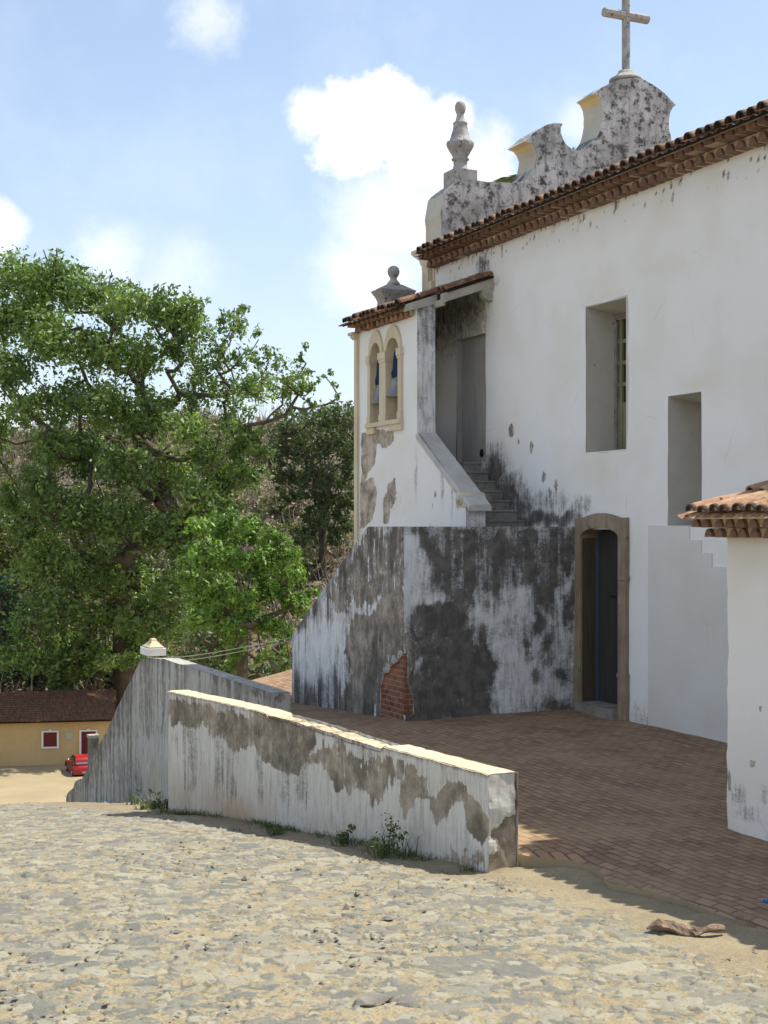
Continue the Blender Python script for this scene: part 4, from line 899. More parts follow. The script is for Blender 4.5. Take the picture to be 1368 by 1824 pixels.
# ================================================================== LOW WALL
TH = .31
def tz(px, py): return onW(px, py)
tp = [(905, 1386), (878, 1384), (870, 1379), (684, 1330), (678, 1334), (600, 1309), (520, 1284), (478, 1274), (474, 1270), (400, 1252), (300, 1231)]
tq = np.array([[(onW(*p) - N0) @ wd, onW(*p)[2]] for p in tp]); o_ = np.argsort(tq[:, 0]); tq = tq[o_]
ss_ = lines(0, WL, .028); ztp = np.interp(ss_, tq[:, 0], tq[:, 1]) + (vn(np.stack([ss_ * 9, 0 * ss_, 0 * ss_], -1), 4) - .5) * .010
nz = 46; tt = np.linspace(0, 1, nz); P = np.zeros((len(ss_), nz, 3)); bz = -2.2
lw = thing('low_wall', 'peeling low plaster wall with a sunlit broken top along the cobbled street', 'wall', (N0[0], N0[1], 0))
base = N0 + wd * ss_[:, None]; lat_, d_ = w2c(base); bz = street_z(lat_, d_) - .35
P[..., :2] = base[:, None, :2]; P[..., 2] = bz[:, None] + (ztp - bz)[:, None] * tt[None]
hgt = P[..., 2]; td = ztp[:, None] - hgt; gd = hgt - (bz + .35)[:, None]
Y = 0
pl1 = patch(P, onW, 0, [(452, 1264), (560, 1300), (562, 1325), (545, 1350), (532, 1382), (500, 1372), (470, 1360), (455, 1340), (448, 1310)], .05, .05)
pl2 = np.maximum.reduce([patch(P, onW, 0, [(300, 1240), (455, 1275), (450, 1330), (405, 1325), (380, 1302), (330, 1292), (303, 1300)], .16, .10) * .85, patch(P, onW, 0, [(560, 1310), (720, 1352), (722, 1395), (690, 1420), (655, 1440), (620, 1415), (575, 1370)], .16, .12) * .62, patch(P, onW, 0, [(300, 1240), (360, 1262), (352, 1300), (330, 1290), (305, 1295)], .12, .09), patch(P, onW, 0, [(362, 1256), (450, 1282), (438, 1330), (408, 1335), (398, 1300), (375, 1310)], .12, .09),
    patch(P, onW, 0, [(545, 1350), (575, 1330), (602, 1345), (612, 1400), (600, 1420), (588, 1380), (560, 1360)], .12, .09), patch(P, onW, 0, [(618, 1360), (635, 1350), (648, 1380), (668, 1400), (660, 1440), (640, 1410), (620, 1400)], .12, .09) * .8,
    patch(P, onW, 0, [(712, 1400), (725, 1365), (740, 1362), (742, 1385), (760, 1382), (762, 1420), (735, 1430), (722, 1455), (710, 1430)], .12, .09), patch(P, onW, 0, [(765, 1420), (785, 1400), (800, 1390), (820, 1400), (838, 1415), (860, 1440), (874, 1455), (874, 1490), (860, 1510), (842, 1490), (830, 1440), (812, 1430), (785, 1465), (772, 1470)], .12, .09),
    patch(P, onW, 0, [(770, 1530), (800, 1500), (840, 1515), (872, 1500), (872, 1555), (800, 1550)], .08, .1) * .55])
streak = sstep(fbm(np.stack([(P - N0) @ wd, 0 * hgt, hgt], -1), 1.0, 3, 44, (9, 1, .6)), .47, .63)
dirt = np.maximum.reduce([pl1 * .40 + .3 * pl1 * sstep(fbm(P, 3.0, 5, 90), .4, .62), pl2 * .28 * sstep(fbm(P, 3.0, 5, 95), .4, .65) + pl2 * .12, pl2 * .5 * sstep(td, .35, .05), .6 * sstep(td, .08, .0), .45 * streak * sstep(td, .7, .0), .17 + 0 * td, .42 * streak * sstep((P - N0) @ wd, 1.0, 3.0) * sstep(gd, .0, .4), .45 * sstep(gd, .12, .0),
    blobs(P, onW, 0, [(660, 1350, 14, 40, .5), (700, 1385, 10, 20, .5), (330, 1270, 25, 14, .4), (420, 1300, 20, 30, .4)], .05)])
warm = np.maximum(blobs(P, onW, 0, [(418, 1450, 42, 34, 1.0), (385, 1430, 50, 45, .6), (470, 1450, 25, 50, .5), (330, 1430, 30, 40, .55), (600, 1480, 60, 20, .3)], .1), pl1 * .1)
P = P + wn_ * (.012 * np.maximum(pl1, pl2)[..., None] + ((fbm(P, 1.2, 2, 33) - .5) * .016)[..., None])
w = M(); w.grid(P, 0, flip=False, dirt=dirt, peel=np.maximum(pl1, pl2), warm=warm)
Pi = P.copy(); Pi[..., :2] = (base + wn_ * TH)[:, None, :2]; Pi[..., 2] = np.minimum(Pi[..., 2], (ztp - .01)[:, None]); w.grid(Pi, 0, flip=True, dirt=.3)
w.add([P[-1, 0], P[-1, -1], Pi[-1, -1], Pi[-1, 0]], [(0, 1, 2, 3)], 0, dirt=.5)
# street end of the wall
ne = 14; E = P[0][None] + (Pi[0] - P[0])[None] * np.linspace(0, 1, ne)[:, None, None]
Ez = E[..., 2]; h_ = np.linspace(0, 1, ne)[:, None] * np.ones(nz)[None]
bnd = .26 + (fbm(E, 7.0, 3, 71) - .5) * .22 + .05 * h_ - .10 * sstep(h_, .25, .0)
epl = sstep(Ez, bnd + .02, bnd - .02) * (1 - sstep(h_, .42, .2) * sstep(Ez, -.02, .04) * sstep(Ez, .2, .1)); ebr = sstep(h_, .86, 1.0) * sstep(Ez, .3, .4) * .9
E = E - wd * ((fbm(E, 5.0, 3, 3) - .5) * .04 - .02 * epl)[..., None] - wn_ * (.04 * sstep(h_, .8, 1) * fbm(E, 9.0, 3, 7))[..., None]
w.grid(E, 0, flip=True, peel=epl, warm=epl * .22, brick=ebr, dirt=.15 * sstep(Ez, .12, -.1))
# top
nt = 10; T = P[:, -1][:, None] + (Pi[:, -1] - P[:, -1])[:, None] * np.linspace(0, 1, nt)[None, :, None]
T[..., 2] += (fbm(T, 5.0, 4, 12) - .5) * .02 + .004; T[:, (0, -1), 2] -= .010
w.obj('wall_body', PLW, lw)
t_ = M(); s2 = ss_[:, None] * np.ones(nt)[None]
sA = np.array([(onW(x, y) - N0) @ wd for x, y in [(682, 1330), (476, 1272)]])
mid = sstep(s2, sA[0] - .02, sA[0] + .05) * sstep(s2, sA[1] + .02, sA[1] - .05)
T[..., 2] -= .03 * mid * (.4 + fbm(T, 12.0, 3, 6)); 
T[:, 0] -= wn_ * .012; t_.grid(T, 0, flip=True, smooth=False, brick=mid * (.5 + .4 * (vn(T * 14, 3) - .3)) * sstep(np.linspace(0, 1, nt)[None], .75, .1), peel=.42 * (1 - mid) * fbm(T, 5.0, 3, 9) + mid * .5, warm=.6 + .1 * mid)
t_.obj('wall_top', mat_plaster('worn_cap_plaster', white=(.50, .45, .335), peelc=(.33, .27, .18), gl=0), lw)

# ================================================================== STAIR SIDE WALL
sw = thing('stair_wall', 'tall grey-streaked plaster wall with a small pedestal, sloping down beside hidden steps', 'wall', (XWo, YWp, 0))
tpx = [(484, 1234), (292, 1174), (252, 1173), (147, 1387), (139, 1389), (134, 1393), (131, 1404), (126, 1408), (121, 1413), (118, 1424), (117.5, 1440)]
tq = np.array([onX(XWo, *p)[[1, 2]] for p in tpx]); tq[0, 0] = YWs; tq[0, 1] = tq[1, 1]
yw = lines(YWs, tq[-1, 0], .05); zt_ = np.interp(yw, tq[:, 0], tq[:, 1]); nz = 70; tt = np.linspace(0, 1, nz)
P = np.zeros((len(yw), nz, 3)); P[..., 0] = XWo; P[..., 1] = yw[:, None]; P[..., 2] = -5.5 + (zt_ + 5.5)[:, None] * tt[None]
td = zt_[:, None] - P[..., 2]; streak = sstep(fbm(P, 1.0, 4, 52, (1, 6, .3)), .40, .64)
slopey = sstep(P[..., 1], tq[2, 0] - .2, tq[2, 0] + .8)
dirt = np.maximum.reduce([.16 + .42 * streak, .8 * sstep(td, .35, .02) * (.4 + .6 * streak), slopey * (.26 + .4 * streak + .3 * sstep(td, 1.0, .1)) , .5 * sstep(P[..., 1], YWp - .3, YWp + 3.5) * streak, .55 * blobs(P, 0, XWo, [(440, 1225, 40, 12, 1), (230, 1380, 70, 40, .9), (150, 1395, 10, 40, 1.0)], .1)])
lightf = patch(P, 0, XWo, [(254, 1320), (310, 1300), (320, 1440), (254, 1440)], .1, .1); dirt = dirt * (1 - .6 * lightf)
warm = blobs(P, 0, XWo, [(275, 1390, 20, 35, .5)], .1)
P[..., 0] += (fbm(P, 1.5, 3, 6) - .5) * .06
q = M(); q.grid(P, flip=True, dirt=dirt, warm=warm, peel=blobs(P, 0, XWo, [(455, 1230, 16, 14, .7), (400, 1205, 25, 8, .4)], .05))
Pi = P.copy(); Pi[..., 0] = XWi; q.grid(Pi, dirt=.5)
E = P[0][None] + (Pi[0] - P[0])[None] * np.linspace(0, 1, 9)[:, None, None]; q.grid(E, flip=True, peel=blobs(E, 1, YWs, [(500, 1240, 12, 12, .9)], .04), dirt=.18)
T = P[:, -1][:, None] + (Pi[:, -1] - P[:, -1])[:, None] * np.linspace(0, 1, 6)[None, :, None]; T[..., 2] += .004; q.grid(T, flip=True, dirt=.25 + .3 * fbm(T, 3.0, 3, 1), warm=.15)
q.obj('wall_body', PLS, sw)
pd = M(); ya_, yb_ = onX(XWo, 291, 1172)[1], onX(XWo, 252.5, 1172)[1]; ya_ = yb_ - .62; zt = tq[1, 1]; ph = onX(XWo, 270, 1157)[2] - zt
pd.box((XWo - .03, ya_, zt - .03), (XWi + .03, yb_, zt + ph)); pdo = pd.obj('pedestal', PL, sw)
pc_ = M(); xm, ym_ = (XWo + XWi) / 2, (ya_ + yb_) / 2; hx, hy = (XWi - XWo) / 2 + .03, (yb_ - ya_) / 2; zz = zt + ph; hh = .22
ring = [(.76, 0), (.84, .010), (.84, .03), (.72, .045), (.48, .09), (.32, .13), (.27, .165), (.18, .18)]
V = []
for (k, z) in ring: V += [(xm - hx * k, ym_ - hy * k, zz + z), (xm + hx * k, ym_ - hy * k, zz + z), (xm + hx * k, ym_ + hy * k, zz + z), (xm - hx * k, ym_ + hy * k, zz + z)]
pc_.add(V, [(4 * i + j, 4 * i + (j + 1) % 4, 4 * i + 4 + (j + 1) % 4, 4 * i + 4 + j) for i in range(len(ring) - 1) for j in range(4)] + [tuple(range(4 * len(ring) - 4, 4 * len(ring)))])
pc_.obj('pedestal_cap', mat_noise('yellowed_cap', (.55, .44, .24), (.45, .40, .32), 5.0, c3=(.2, .17, .13), t3=(.58, .7), bump=.4), pdo)
lp = M(); c = onX(XWo + .5, 166, 1310); lp.box((c[0] - .11, c[1] - .11, -7), (c[0] + .11, c[1] + .11, c[2] - .05), dirt=1.1); lp.box((c[0] - .13, c[1] - .13, c[2] - .05), (c[0] + .13, c[1] + .13, c[2] + .02), dirt=.5)
lp.obj('stair_pillar', PLS, None, 'square grey pillar at the foot of the sloping stair wall', 'pillar')

# ================================================================== CABLES
for k in range(2):
    p0 = np.array([XS - .02, Ye - .05, zt_e - .05 - .05 * k]); p1 = onD(84, 262, 1171 + 5 * k); n = 40; t = np.linspace(0, 1, n)[:, None]
    pts = p0 + (p1 - p0) * t; pts[:, 2] -= (4 * t * (1 - t))[:, 0] * (.16 + .04 * k)
    M().tube(pts, np.linspace(.007, .026, n), 5).obj('cable', WOOD, None, ['upper of two thin pale cables running from the stained stair block to the big tree', 'lower of two thin pale cables running from the stained stair block to the big tree'][k], 'cable', 'cables leaving the stair block')

# ================================================================== HOUSE AND CAR BELOW
HD = 84.0; hdir = RGT * math.cos(R(10)) + FWD * math.sin(R(10)); hn = np.array([-hdir[1], hdir[0], 0]); h0 = cw((100 - 684) / FPX * HD, HD)
def onH(px, py, off=0.0):
    d = raydir(px, py); p0 = h0 - hn * off; t = ((p0 - CAM) @ hn) / (d @ hn); return CAM + d * t
def hbox(m, px0, py0, px1, py1, o0, o1, mat=0):     # rectangle measured on the house front, from offset o0 to o1 in front of it
    a, b = onH(px0, py1), onH(px1, py0); ea, eb = (a - h0) @ hdir, (b - h0) @ hdir; za, zb = a[2], b[2]
    V = [h0 * np.array([1, 1, 0]) + hdir * e - hn * o + np.array([0, 0, z]) for z in (za, zb) for (e, o) in ((ea, o1), (eb, o1), (eb, o0), (ea, o0))]
    m.hexa(V, mat)
YEL = mat_noise('yellow_house_paint', (.53, .40, .20), (.46, .34, .17), .6, c3=(.33, .25, .13), t3=(.62, .75), bump=.15, stain=((.4, .3, .16), .3))
WHT = mat_flat('white_trim', (.72, .72, .70)); MAR = mat_flat('maroon_shutter', (.12, .012, .018), .5)
house = thing('yellow_house', 'low yellow house with maroon shutters and a tiled roof, down below the street', 'house', onH(100, 1365))
hw = M(); hbox(hw, -160, 1278, 202, 1385, -6.5, 0); hw.obj('wall', YEL, house)
zr0 = onH(90, 1283)[2] + .03
def he(e, o, z): return h0 * np.array([1, 1, 0]) + hdir * e - hn * o + np.array([0, 0, z])
e0, e1 = (onH(-165, 1280) - h0) @ hdir, (onH(205, 1280) - h0) @ hdir
nx_ = 150; E_ = np.linspace(e0, e1, nx_ * 2 + 1); rows = 14; Rg = np.zeros((len(E_), rows * 2, 3)); rat = np.zeros(Rg.shape[:2])
for r_ in range(rows):
    for s_ in (0, 1):
        tq_ = (r_ + s_ * .98) / rows; o = .55 - tq_ * 4.3; z = zr0 - .1 + tq_ * 1.4 + (.05 if s_ == 0 else 0)
        for i, e in enumerate(E_): Rg[i, 2 * r_ + s_] = he(e, o, z + (.07 if i % 2 == 0 else 0)); rat[i, 2 * r_ + s_] = _h(np.array([i // 2]), np.array([r_]), np.array([0]))[0]
rm = M(); rm.grid(Rg, flip=True, rnd=rat); rm.add([he(e0, -3.7, zr0 + 1.27), he(e1, -3.7, zr0 + 1.27), he(e1, -7.2, zr0 + .1), he(e0, -7.2, zr0 + .1)], [(0, 1, 2, 3)], rnd=.5)
rm.add([he(e0, .5, zr0 - .1), he(e1, .5, zr0 - .1), he(e1, -.3, zr0 - .02), he(e0, -.3, zr0 - .02)], [(0, 1, 2, 3)], rnd=.2)
rm.obj('roof', mat_tile('house_clay_tile', .45, .8), house)
def opening(name, px0, py0, px1, py1, b):
    f = M()
    hbox(f, px0, py0, px1, py0 + b, 0, .10); hbox(f, px0, py0 + b, px0 + b, py1, 0, .10); hbox(f, px1 - b, py0 + b, px1, py1, 0, .10)
    if name == 'window': hbox(f, px0 + b, py1 - b, px1 - b, py1, 0, .10)
    xm_ = (px0 + px1) / 2; hbox(f, xm_ - 2.5, py0 - 2, xm_ + 2.5, py0 + .01, 0, .12)
    fo = f.obj(name, WHT, house); s = M(); xa_, xb_ = px0 + b, px1 - b; yb2 = py1 - b if name == 'window' else py1
    hbox(s, xa_, py0 + b, xm_ - .2, yb2, .0, .045); hbox(s, xm_ + .2, py0 + b, xb_, yb2, .0, .045); hbox(s, xm_ - .25, py0 + b, xm_ + .25, yb2, 0, .03)
    s.obj('shutter' if name == 'window' else 'door_leaf', MAR, fo)
opening('window', 74, 1301, 105, 1333, 3.4); opening('door', 141.5, 1299.5, 174, 1352, 3.4); opening('window', 20 - 70, 1303, 51 - 70, 1335, 3.4)
pq = M(); hbox(pq, 117.5, 1304.5, 129.5, 1317, 0, .04); tag(pq.obj('wall_plaque', mat_flat('pale_plaque', (.38, .42, .36)), house), 'small pale plaque between window and door')
pv = M(); hbox(pv, -160, 1366, 178, 1382, .0, 1.3)
# car
RED = mat_flat('red_car_paint', (.30, .014, .016), .28, .5); BLK = mat_flat('black_rubber', (.02, .02, .02), .8)
cg = onD(79.5, 131, 1388); cz = float(terrain_z(np.array([w2c(cg)[0]]), np.array([w2c(cg)[1]]))[0]); cz = min(cg[2], cz + .0) if 0 else cg[2]
ca = R(112); cf = RGT * math.cos(ca) + FWD * math.sin(ca); cl_ = np.array([-cf[1], cf[0], 0])   # forward, left
corner = np.array([cg[0], cg[1], cz])
def car(x, y, z): return corner + (cf * x - cl_ * y + np.array([0, 0, z])) * .82      # x from tail to nose, y from left side to right side
car_o = thing('parked_car', 'small red hatchback parked in front of the maroon door of the yellow house', 'car', corner)
W_ = 1.66
def loft(m, prof, ins, mat=0):
    # side profile swept across the width with rounded-in sides
    ys_ = [0, .05, .14, W_ - .14, W_ - .05, W_]; sc2 = [.94, .985, 1.0, 1.0, .985, .94]; cxm = np.mean([p[0] for p in prof]); czm = np.mean([p[1] for p in prof])
    V = []
    for y, s in zip(ys_, sc2):
        for (x, z) in prof:
            yy2 = y + (W_ / 2 - y) * ins * max(0, (z - .85)) / .55
            V.append(car(cxm + (x - cxm) * s, yy2, czm + (z - czm) * s))
    n = len(prof); F = [(i * n + j, i * n + (j + 1) % n, (i + 1) * n + (j + 1) % n, (i + 1) * n + j) for i in range(5) for j in range(n)] + [tuple(range(n)), tuple(range(5 * n, 6 * n))[::-1]]
    m.add(V, F, mat, True)
body = M(); loft(body, [(.02, .28), (-.03, .42), (.0, .62), (.08, .86), (.3, .93), (1.2, .95), (2.6, .93), (3.5, .80), (3.75, .62), (3.78, .35), (3.6, .24), (.3, .22)], 0.0)
loft(body, [(.12, .9), (.42, 1.36), (.62, 1.42), (1.7, 1.44), (2.0, 1.38), (2.75, .93)], .32); bo = body.obj('body', RED, car_o)
gl = M()
def cq(pts, d=0.0): gl.add([car(*p) for p in pts], [tuple(range(len(pts)))])
cq([(.165, .22, .98), (.165, W_ - .22, .98), (.415, W_ - .30, 1.33), (.415, .30, 1.33)]); gl.obj('rear_window', mat_flat('sky_lit_glass', (.12, .14, .17), .08, .8), car_o)  # pale glass colour paints in the sky's reflection
gl = M(); cq([(.42, .10, 1.0), (1.25, .055, 1.0), (1.25, .135, 1.33), (.62, .16, 1.33)]); cq([(1.32, .055, 1.0), (2.35, .055, 1.0), (1.9, .14, 1.33), (1.32, .135, 1.33)]); gl.obj('side_window', GLASS, car_o)
for (x, y) in [(.68, -.01), (3.05, -.01), (.68, W_ - .19), (3.05, W_ - .19)]:
    wh = M().tube([car(x, y, .30), car(x, y + .2, .30)], .247, 20); wo_ = wh.obj('wheel', BLK, car_o); M().tube([car(x, y - .012, .30), car(x, y + .212, .30)], .15, 14).obj('rim', mat_flat('grey_rim', (.35, .35, .36), .4) if x < 1 and y < 0 else bpy.data.materials['grey_rim'], wo_)
for y in (.07, W_ - .32):
    tl = M(); tl.hexa([car(-.01, y, .62), car(-.01, y + .25, .62), car(.1, y + .25, .62), car(.1, y, .62), car(.04, y, .86), car(.04, y + .25, .86), car(.16, y + .25, .86), car(.16, y, .86)]); tl.obj('tail_light', mat_flat('tail_lens', (.3, .03, .01), .2) if y < .1 else bpy.data.materials['tail_lens'], car_o)
bp_ = M(); bp_.hexa([car(-.08, .04, .3), car(-.08, W_ - .04, .3), car(.2, W_ - .01, .3), car(.2, .01, .3), car(-.08, .04, .52), car(-.08, W_ - .04, .52), car(.2, W_ - .01, .52), car(.2, .01, .52)]); bp_.obj('bumper', RED, car_o)
M().hexa([car(-.085, .58, .38), car(-.085, 1.08, .38), car(-.07, 1.08, .38), car(-.07, .58, .38), car(-.085, .58, .49), car(-.085, 1.08, .49), car(-.07, 1.08, .49), car(-.07, .58, .49)]).obj('number_plate', mat_flat('plate_grey', (.4, .4, .4)), car_o)

# ================================================================== TREES
def leaves(m, C, n, rad, size, squash=.8, up=.5, shell=.4, tint0=.0, tint1=1.0, droop=0.0):
    # n leaf cards in a ragged ball of tufts
    k = max(3, int(n / 22)); u = rng.normal(size=(k, 3)); u /= np.linalg.norm(u, axis=1)[:, None]
    tc_ = u * (rng.uniform(0, 1, k) ** shell)[:, None] * rad * np.array([1, 1, squash])
    idx = rng.integers(0, k, n); v = rng.normal(size=(n, 3)) * rad * .17
    p = np.array(C) + tc_[idx] + v; off_ = rng.uniform(-.28, .22)
    nn = rng.normal(size=(n, 3)) + np.array([0, 0, up]) + u[idx] * .6; nn /= np.linalg.norm(nn, axis=1)[:, None]
    a = np.cross(nn, rng.normal(size=(n, 3))); a /= np.linalg.norm(a, axis=1)[:, None]; b = np.cross(nn, a)
    s = size * (.45 + 1.0 * rng.uniform(0, 1, n) ** 1.4)[:, None]
    V = np.stack([p - a * s * .62, p + b * s * .30 - nn * s * .06, p + a * s * .62, p - b * s * .30 - nn * s * .06], 1)
    F = np.arange(4 * n).reshape(n, 4); tn = np.clip(rng.uniform(0, 1, k)[idx] * .6 + rng.uniform(0, .45, n) + off_, 0, 1) * (tint1 - tint0) + tint0
    m.add(V.reshape(-1, 3), F, 0, False, tint=np.repeat(tn, 4))
def skeleton(m, base, fork, tips, r0, n=7, wig=.12, rmin=.02):
    # limbs grown from the fork to every tip; nodes shared near the trunk
    nodes = [np.array(base), np.array(base) * .5 + np.array(fork) * .5 + rng.normal(0, .15, 3) * .5, np.array(fork)]; par = [-1, 0, 1]; cnt = [0, 0, 0]
    tips = sorted(tips, key=lambda t: np.linalg.norm(np.array(t) - fork))
    for t in tips:
        t = np.array(t); A = np.array(nodes)
        # prefer attaching to nodes that lie between the fork and the tip
        dist = np.linalg.norm(A - t, axis=1); dist[:2] += 50; back = np.linalg.norm(A - fork, axis=1) * .25; j = int(np.argmin(dist + back))
        L = np.linalg.norm(t - A[j]); k = max(2, int(L / 1.0)); prev = j; p0 = A[j]
        for i in range(1, k + 1):
            f = i / k; p = p0 + (t - p0) * f + rng.normal(0, wig, 3) * L * .35 * math.sin(math.pi * f) + np.array([0, 0, -.10 * L * math.sin(math.pi * f)])
            nodes.append(p); par.append(prev); cnt.append(0); prev = len(nodes) - 1
        q = prev
        while q >= 0: cnt[q] += 1; q = par[q]
    rad = np.maximum(rmin, r0 * np.sqrt(np.array(cnt) / max(1, cnt[0])))
    for i in range(1, len(nodes)):
        j = par[i]; m.tube([nodes[j], nodes[i]], [min(rad[j], rad[i] * 1.35), rad[i]], n, cap=False)
def tree(name, label, leafmat, clumps, base, fork, r0, dens, size, group=None, squash=.85, tipsf=.55, tint=(0, 1), shell=.4, cat='tree', wig=.12):
    t = thing(name, label, cat, base, group); lm = M(); tips = []
    for (c, r, *f) in clumps:
        leaves(lm, c, int(dens * r * r * (f[0] if f else 1)), r, size * (.85 if f and f[0] < 1 else 1), squash, tint0=tint[0], tint1=tint[1], shell=shell); tips.append(np.array(c) + rng.normal(0, .2, 3) * r)
        if r > 1.2: 
            for _ in range(3): tips.append(np.array(c) + rng.normal(0, tipsf, 3) * r)
    lm.obj('crown', leafmat, t); b = M(); b.tube([np.array(base) + np.array([0, 0, -.5]), np.array(base) + np.array([0, 0, .6])], [r0 * 1.5, r0 * 1.1], 10, cap=False); skeleton(b, base, fork, tips, r0, wig=wig); b.obj('trunk', BARK, t); return t
def gz(px, d):
    lat = (px - 684) / FPX * d; return np.array([*cw(lat, d)[:2], float(terrain_z(np.array([lat]), np.array([d]))[0])])
# the big spreading tree
BT = [(40, 500, 55), (100, 490, 45), (-20, 560, 60), (60, 560, 55), (155, 520, 50), (215, 545, 50), (275, 545, 45), (320, 565, 40), (95, 610, 55), (175, 625, 55), (250, 640, 50), (310, 620, 30), (360, 590, 32), (415, 575, 32), (375, 660, 40), (430, 640, 30), (455, 600, 18), (465, 690, 34), (515, 665, 26), (548, 655, 18), (555, 690, 20), (592, 688, 11), (505, 725, 22), (440, 730, 24),
      (10, 660, 50), (55, 720, 38), (-30, 760, 60), (115, 710, 50), (195, 725, 52), (265, 735, 50), (325, 760, 42), (90, 790, 40), (150, 810, 52), (225, 835, 52), (300, 840, 50), (375, 820, 40), (430, 800, 26), (350, 895, 36), (400, 860, 28), (65, 860, 45), (15, 890, 30), (60, 930, 50), (130, 915, 60), (210, 925, 52), (285, 950, 48), (330, 985, 30), (80, 1010, 58), (155, 1010, 60), (235, 1030, 52),
      (300, 1050, 44), (100, 1090, 55), (175, 1100, 44), (50, 1110, 36), (245, 1110, 44), (305, 1120, 34), (70, 1175, 34), (110, 1215, 30), (150, 1190, 26), (95, 1262, 12), (82, 1240, 14), (270, 1080, 30), (130, 1160, 30), (405, 755, 34), (445, 775, 26), (470, 800, 22), (425, 850, 32), (455, 850, 22), (395, 905, 30), (350, 940, 32), (380, 870, 30), (330, 920, 34), (575, 665, 15), (535, 638, 18), (602, 702, 11), (528, 692, 26), (480, 640, 28), (562, 722, 16), (500, 690, 26), (440, 690, 30), (405, 700, 32), (350, 700, 40), (345, 640, 34), (395, 620, 26), (425, 545, 22), (350, 530, 24), (30, 1165, 36), (190, 1175, 30), (235, 1165, 28), (110, 1180, 30), (150, 1160, 34)]
cl3 = []; D0 = 91.0
for (px, py, r) in BT:
    q_ = math.hypot((px - 190) / 420, (py - 820) / 420); dep = 6.5 * math.sqrt(max(.03, 1 - min(1, q_) ** 2)); rm_ = r / FPX * D0
    for s in ((-1, 1) if r > 24 else (-1,)):
        cl3.append((onD(D0 + s * dep * rng.uniform(.35, 1.0), px + rng.normal(0, 4), py + rng.normal(0, 4)), rm_, .58 if (px > 330 and py < 770) else 1.0))
bt0 = gz(222, 94.0)
tree('spreading_tree', 'huge spreading green tree with a thick trunk, behind the yellow house', LEAF1, cl3, bt0, onD(93.5, 222, 1040), .75, 300, .30, shell=.5)
# rounded bright tree beside it
cl3 = []
for (px, py, r) in [(400, 960, 34), (440, 945, 32), (480, 958, 30), (515, 985, 26), (375, 990, 34), (425, 1000, 40), (475, 1005, 38), (522, 1025, 26), (535, 1060, 18), (380, 1045, 38), (430, 1060, 40), (480, 1060, 30), (520, 1075, 26), (365, 1095, 34), (415, 1120, 38), (465, 1110, 30), (495, 1125, 18), (350, 940, 22), (470, 1170, 22), (420, 1170, 24), (530, 1090, 16), (520, 1115, 16), (505, 1150, 16), (350, 1020, 30), (350, 1070, 30)]:
    for s in (-1, .7): cl3.append((onD(66 + s * rng.uniform(.3, 2.6), px + rng.normal(0, 8), py + rng.normal(0, 8)), r / FPX * 66 * rng.uniform(.62, 1.15)))
tree('round_tree', 'rounded bright green tree between the big tree and the church', LEAF2, cl3, gz(430, 66.5), onD(66.5, 432, 1110), .28, 1150, .20, squash=.85, shell=.6, wig=.1)
# dark tree on the hill behind the tower
cl3 = []
for (px, py, r) in [(520, 760, 30), (560, 745, 32), (600, 740, 30), (640, 750, 30), (500, 800, 30), (545, 795, 36), (590, 790, 36), (630, 800, 34), (500, 840, 24), (540, 845, 34), (585, 850, 34), (625, 850, 30), (570, 890, 24), (610, 890, 22), (530, 880, 18), (560, 915, 20), (600, 915, 22), (640, 890, 22), (515, 880, 14), (575, 935, 20), (600, 950, 20), (548, 945, 18), (622, 935, 20), (585, 965, 16)]:
    for s in (-1, 1): cl3.append((onD(118 + s * rng.uniform(.3, 3), px, py), r / FPX * 118))
tree('dark_tree', 'dark olive green tree on the dry hillside, just left of the bell tower', LEAF3, cl3, gz(575, 118), onD(118, 575, 880), .35, 170, .34, squash=.85)
# trees at the left edge and behind the house
def edge_tree(name, label, mat, lst, d, base_px, r0, dens, size):
    c = [(onD(d + s * rng.uniform(.3, 2.5), px, py), r / FPX * d) for (px, py, r) in lst for s in (-1, .8)]
    tree(name, label, mat, c, gz(base_px, d), onD(d, base_px, max(p[1] for p in lst)), r0, dens, size)
edge_tree('hedge_tree', 'yellow-green tree at the left edge, beyond the spreading tree', LEAF4, [(0, 930, 34), (40, 960, 30), (-30, 960, 40), (20, 990, 34), (60, 1000, 26)], 108, 5, .3, 170, .32)
edge_tree('broad_tree', 'blue-green tree at the left edge behind the roof of the yellow house', LEAF5, [(0, 1050, 40), (-40, 1080, 50), (40, 1090, 36), (10, 1130, 44), (50, 1150, 36), (0, 1190, 40), (40, 1205, 30), (80, 1200, 26)], 98, 0, .3, 230, .30)
edge_tree('leafy_tree', 'light green leafy tree glimpsed under the spreading crown', LEAF2, [(120, 1150, 34), (170, 1180, 34), (215, 1170, 30), (250, 1190, 30), (290, 1180, 30), (190, 1220, 26), (240, 1225, 24), (140, 1215, 24)], 100, 190, .2, 210, .30)
edge_tree('shady_tree', 'dark leafy tree in the hollow below the round tree', LEAF3, [(330, 1180, 30), (375, 1165, 34), (420, 1190, 30), (350, 1130, 30), (395, 1130, 28), (455, 1200, 26), (490, 1190, 22), (340, 1070, 24), (510, 1215, 22)], 74, 400, .25, 330, .24)
edge_tree('slender_tree', 'small green tree standing right against the stained stair block', LEAF1, [(505, 1120, 14), (495, 1150, 16), (515, 1165, 16), (480, 1165, 16), (500, 1190, 18), (525, 1195, 14)], 62, 500, .12, 620, .17)
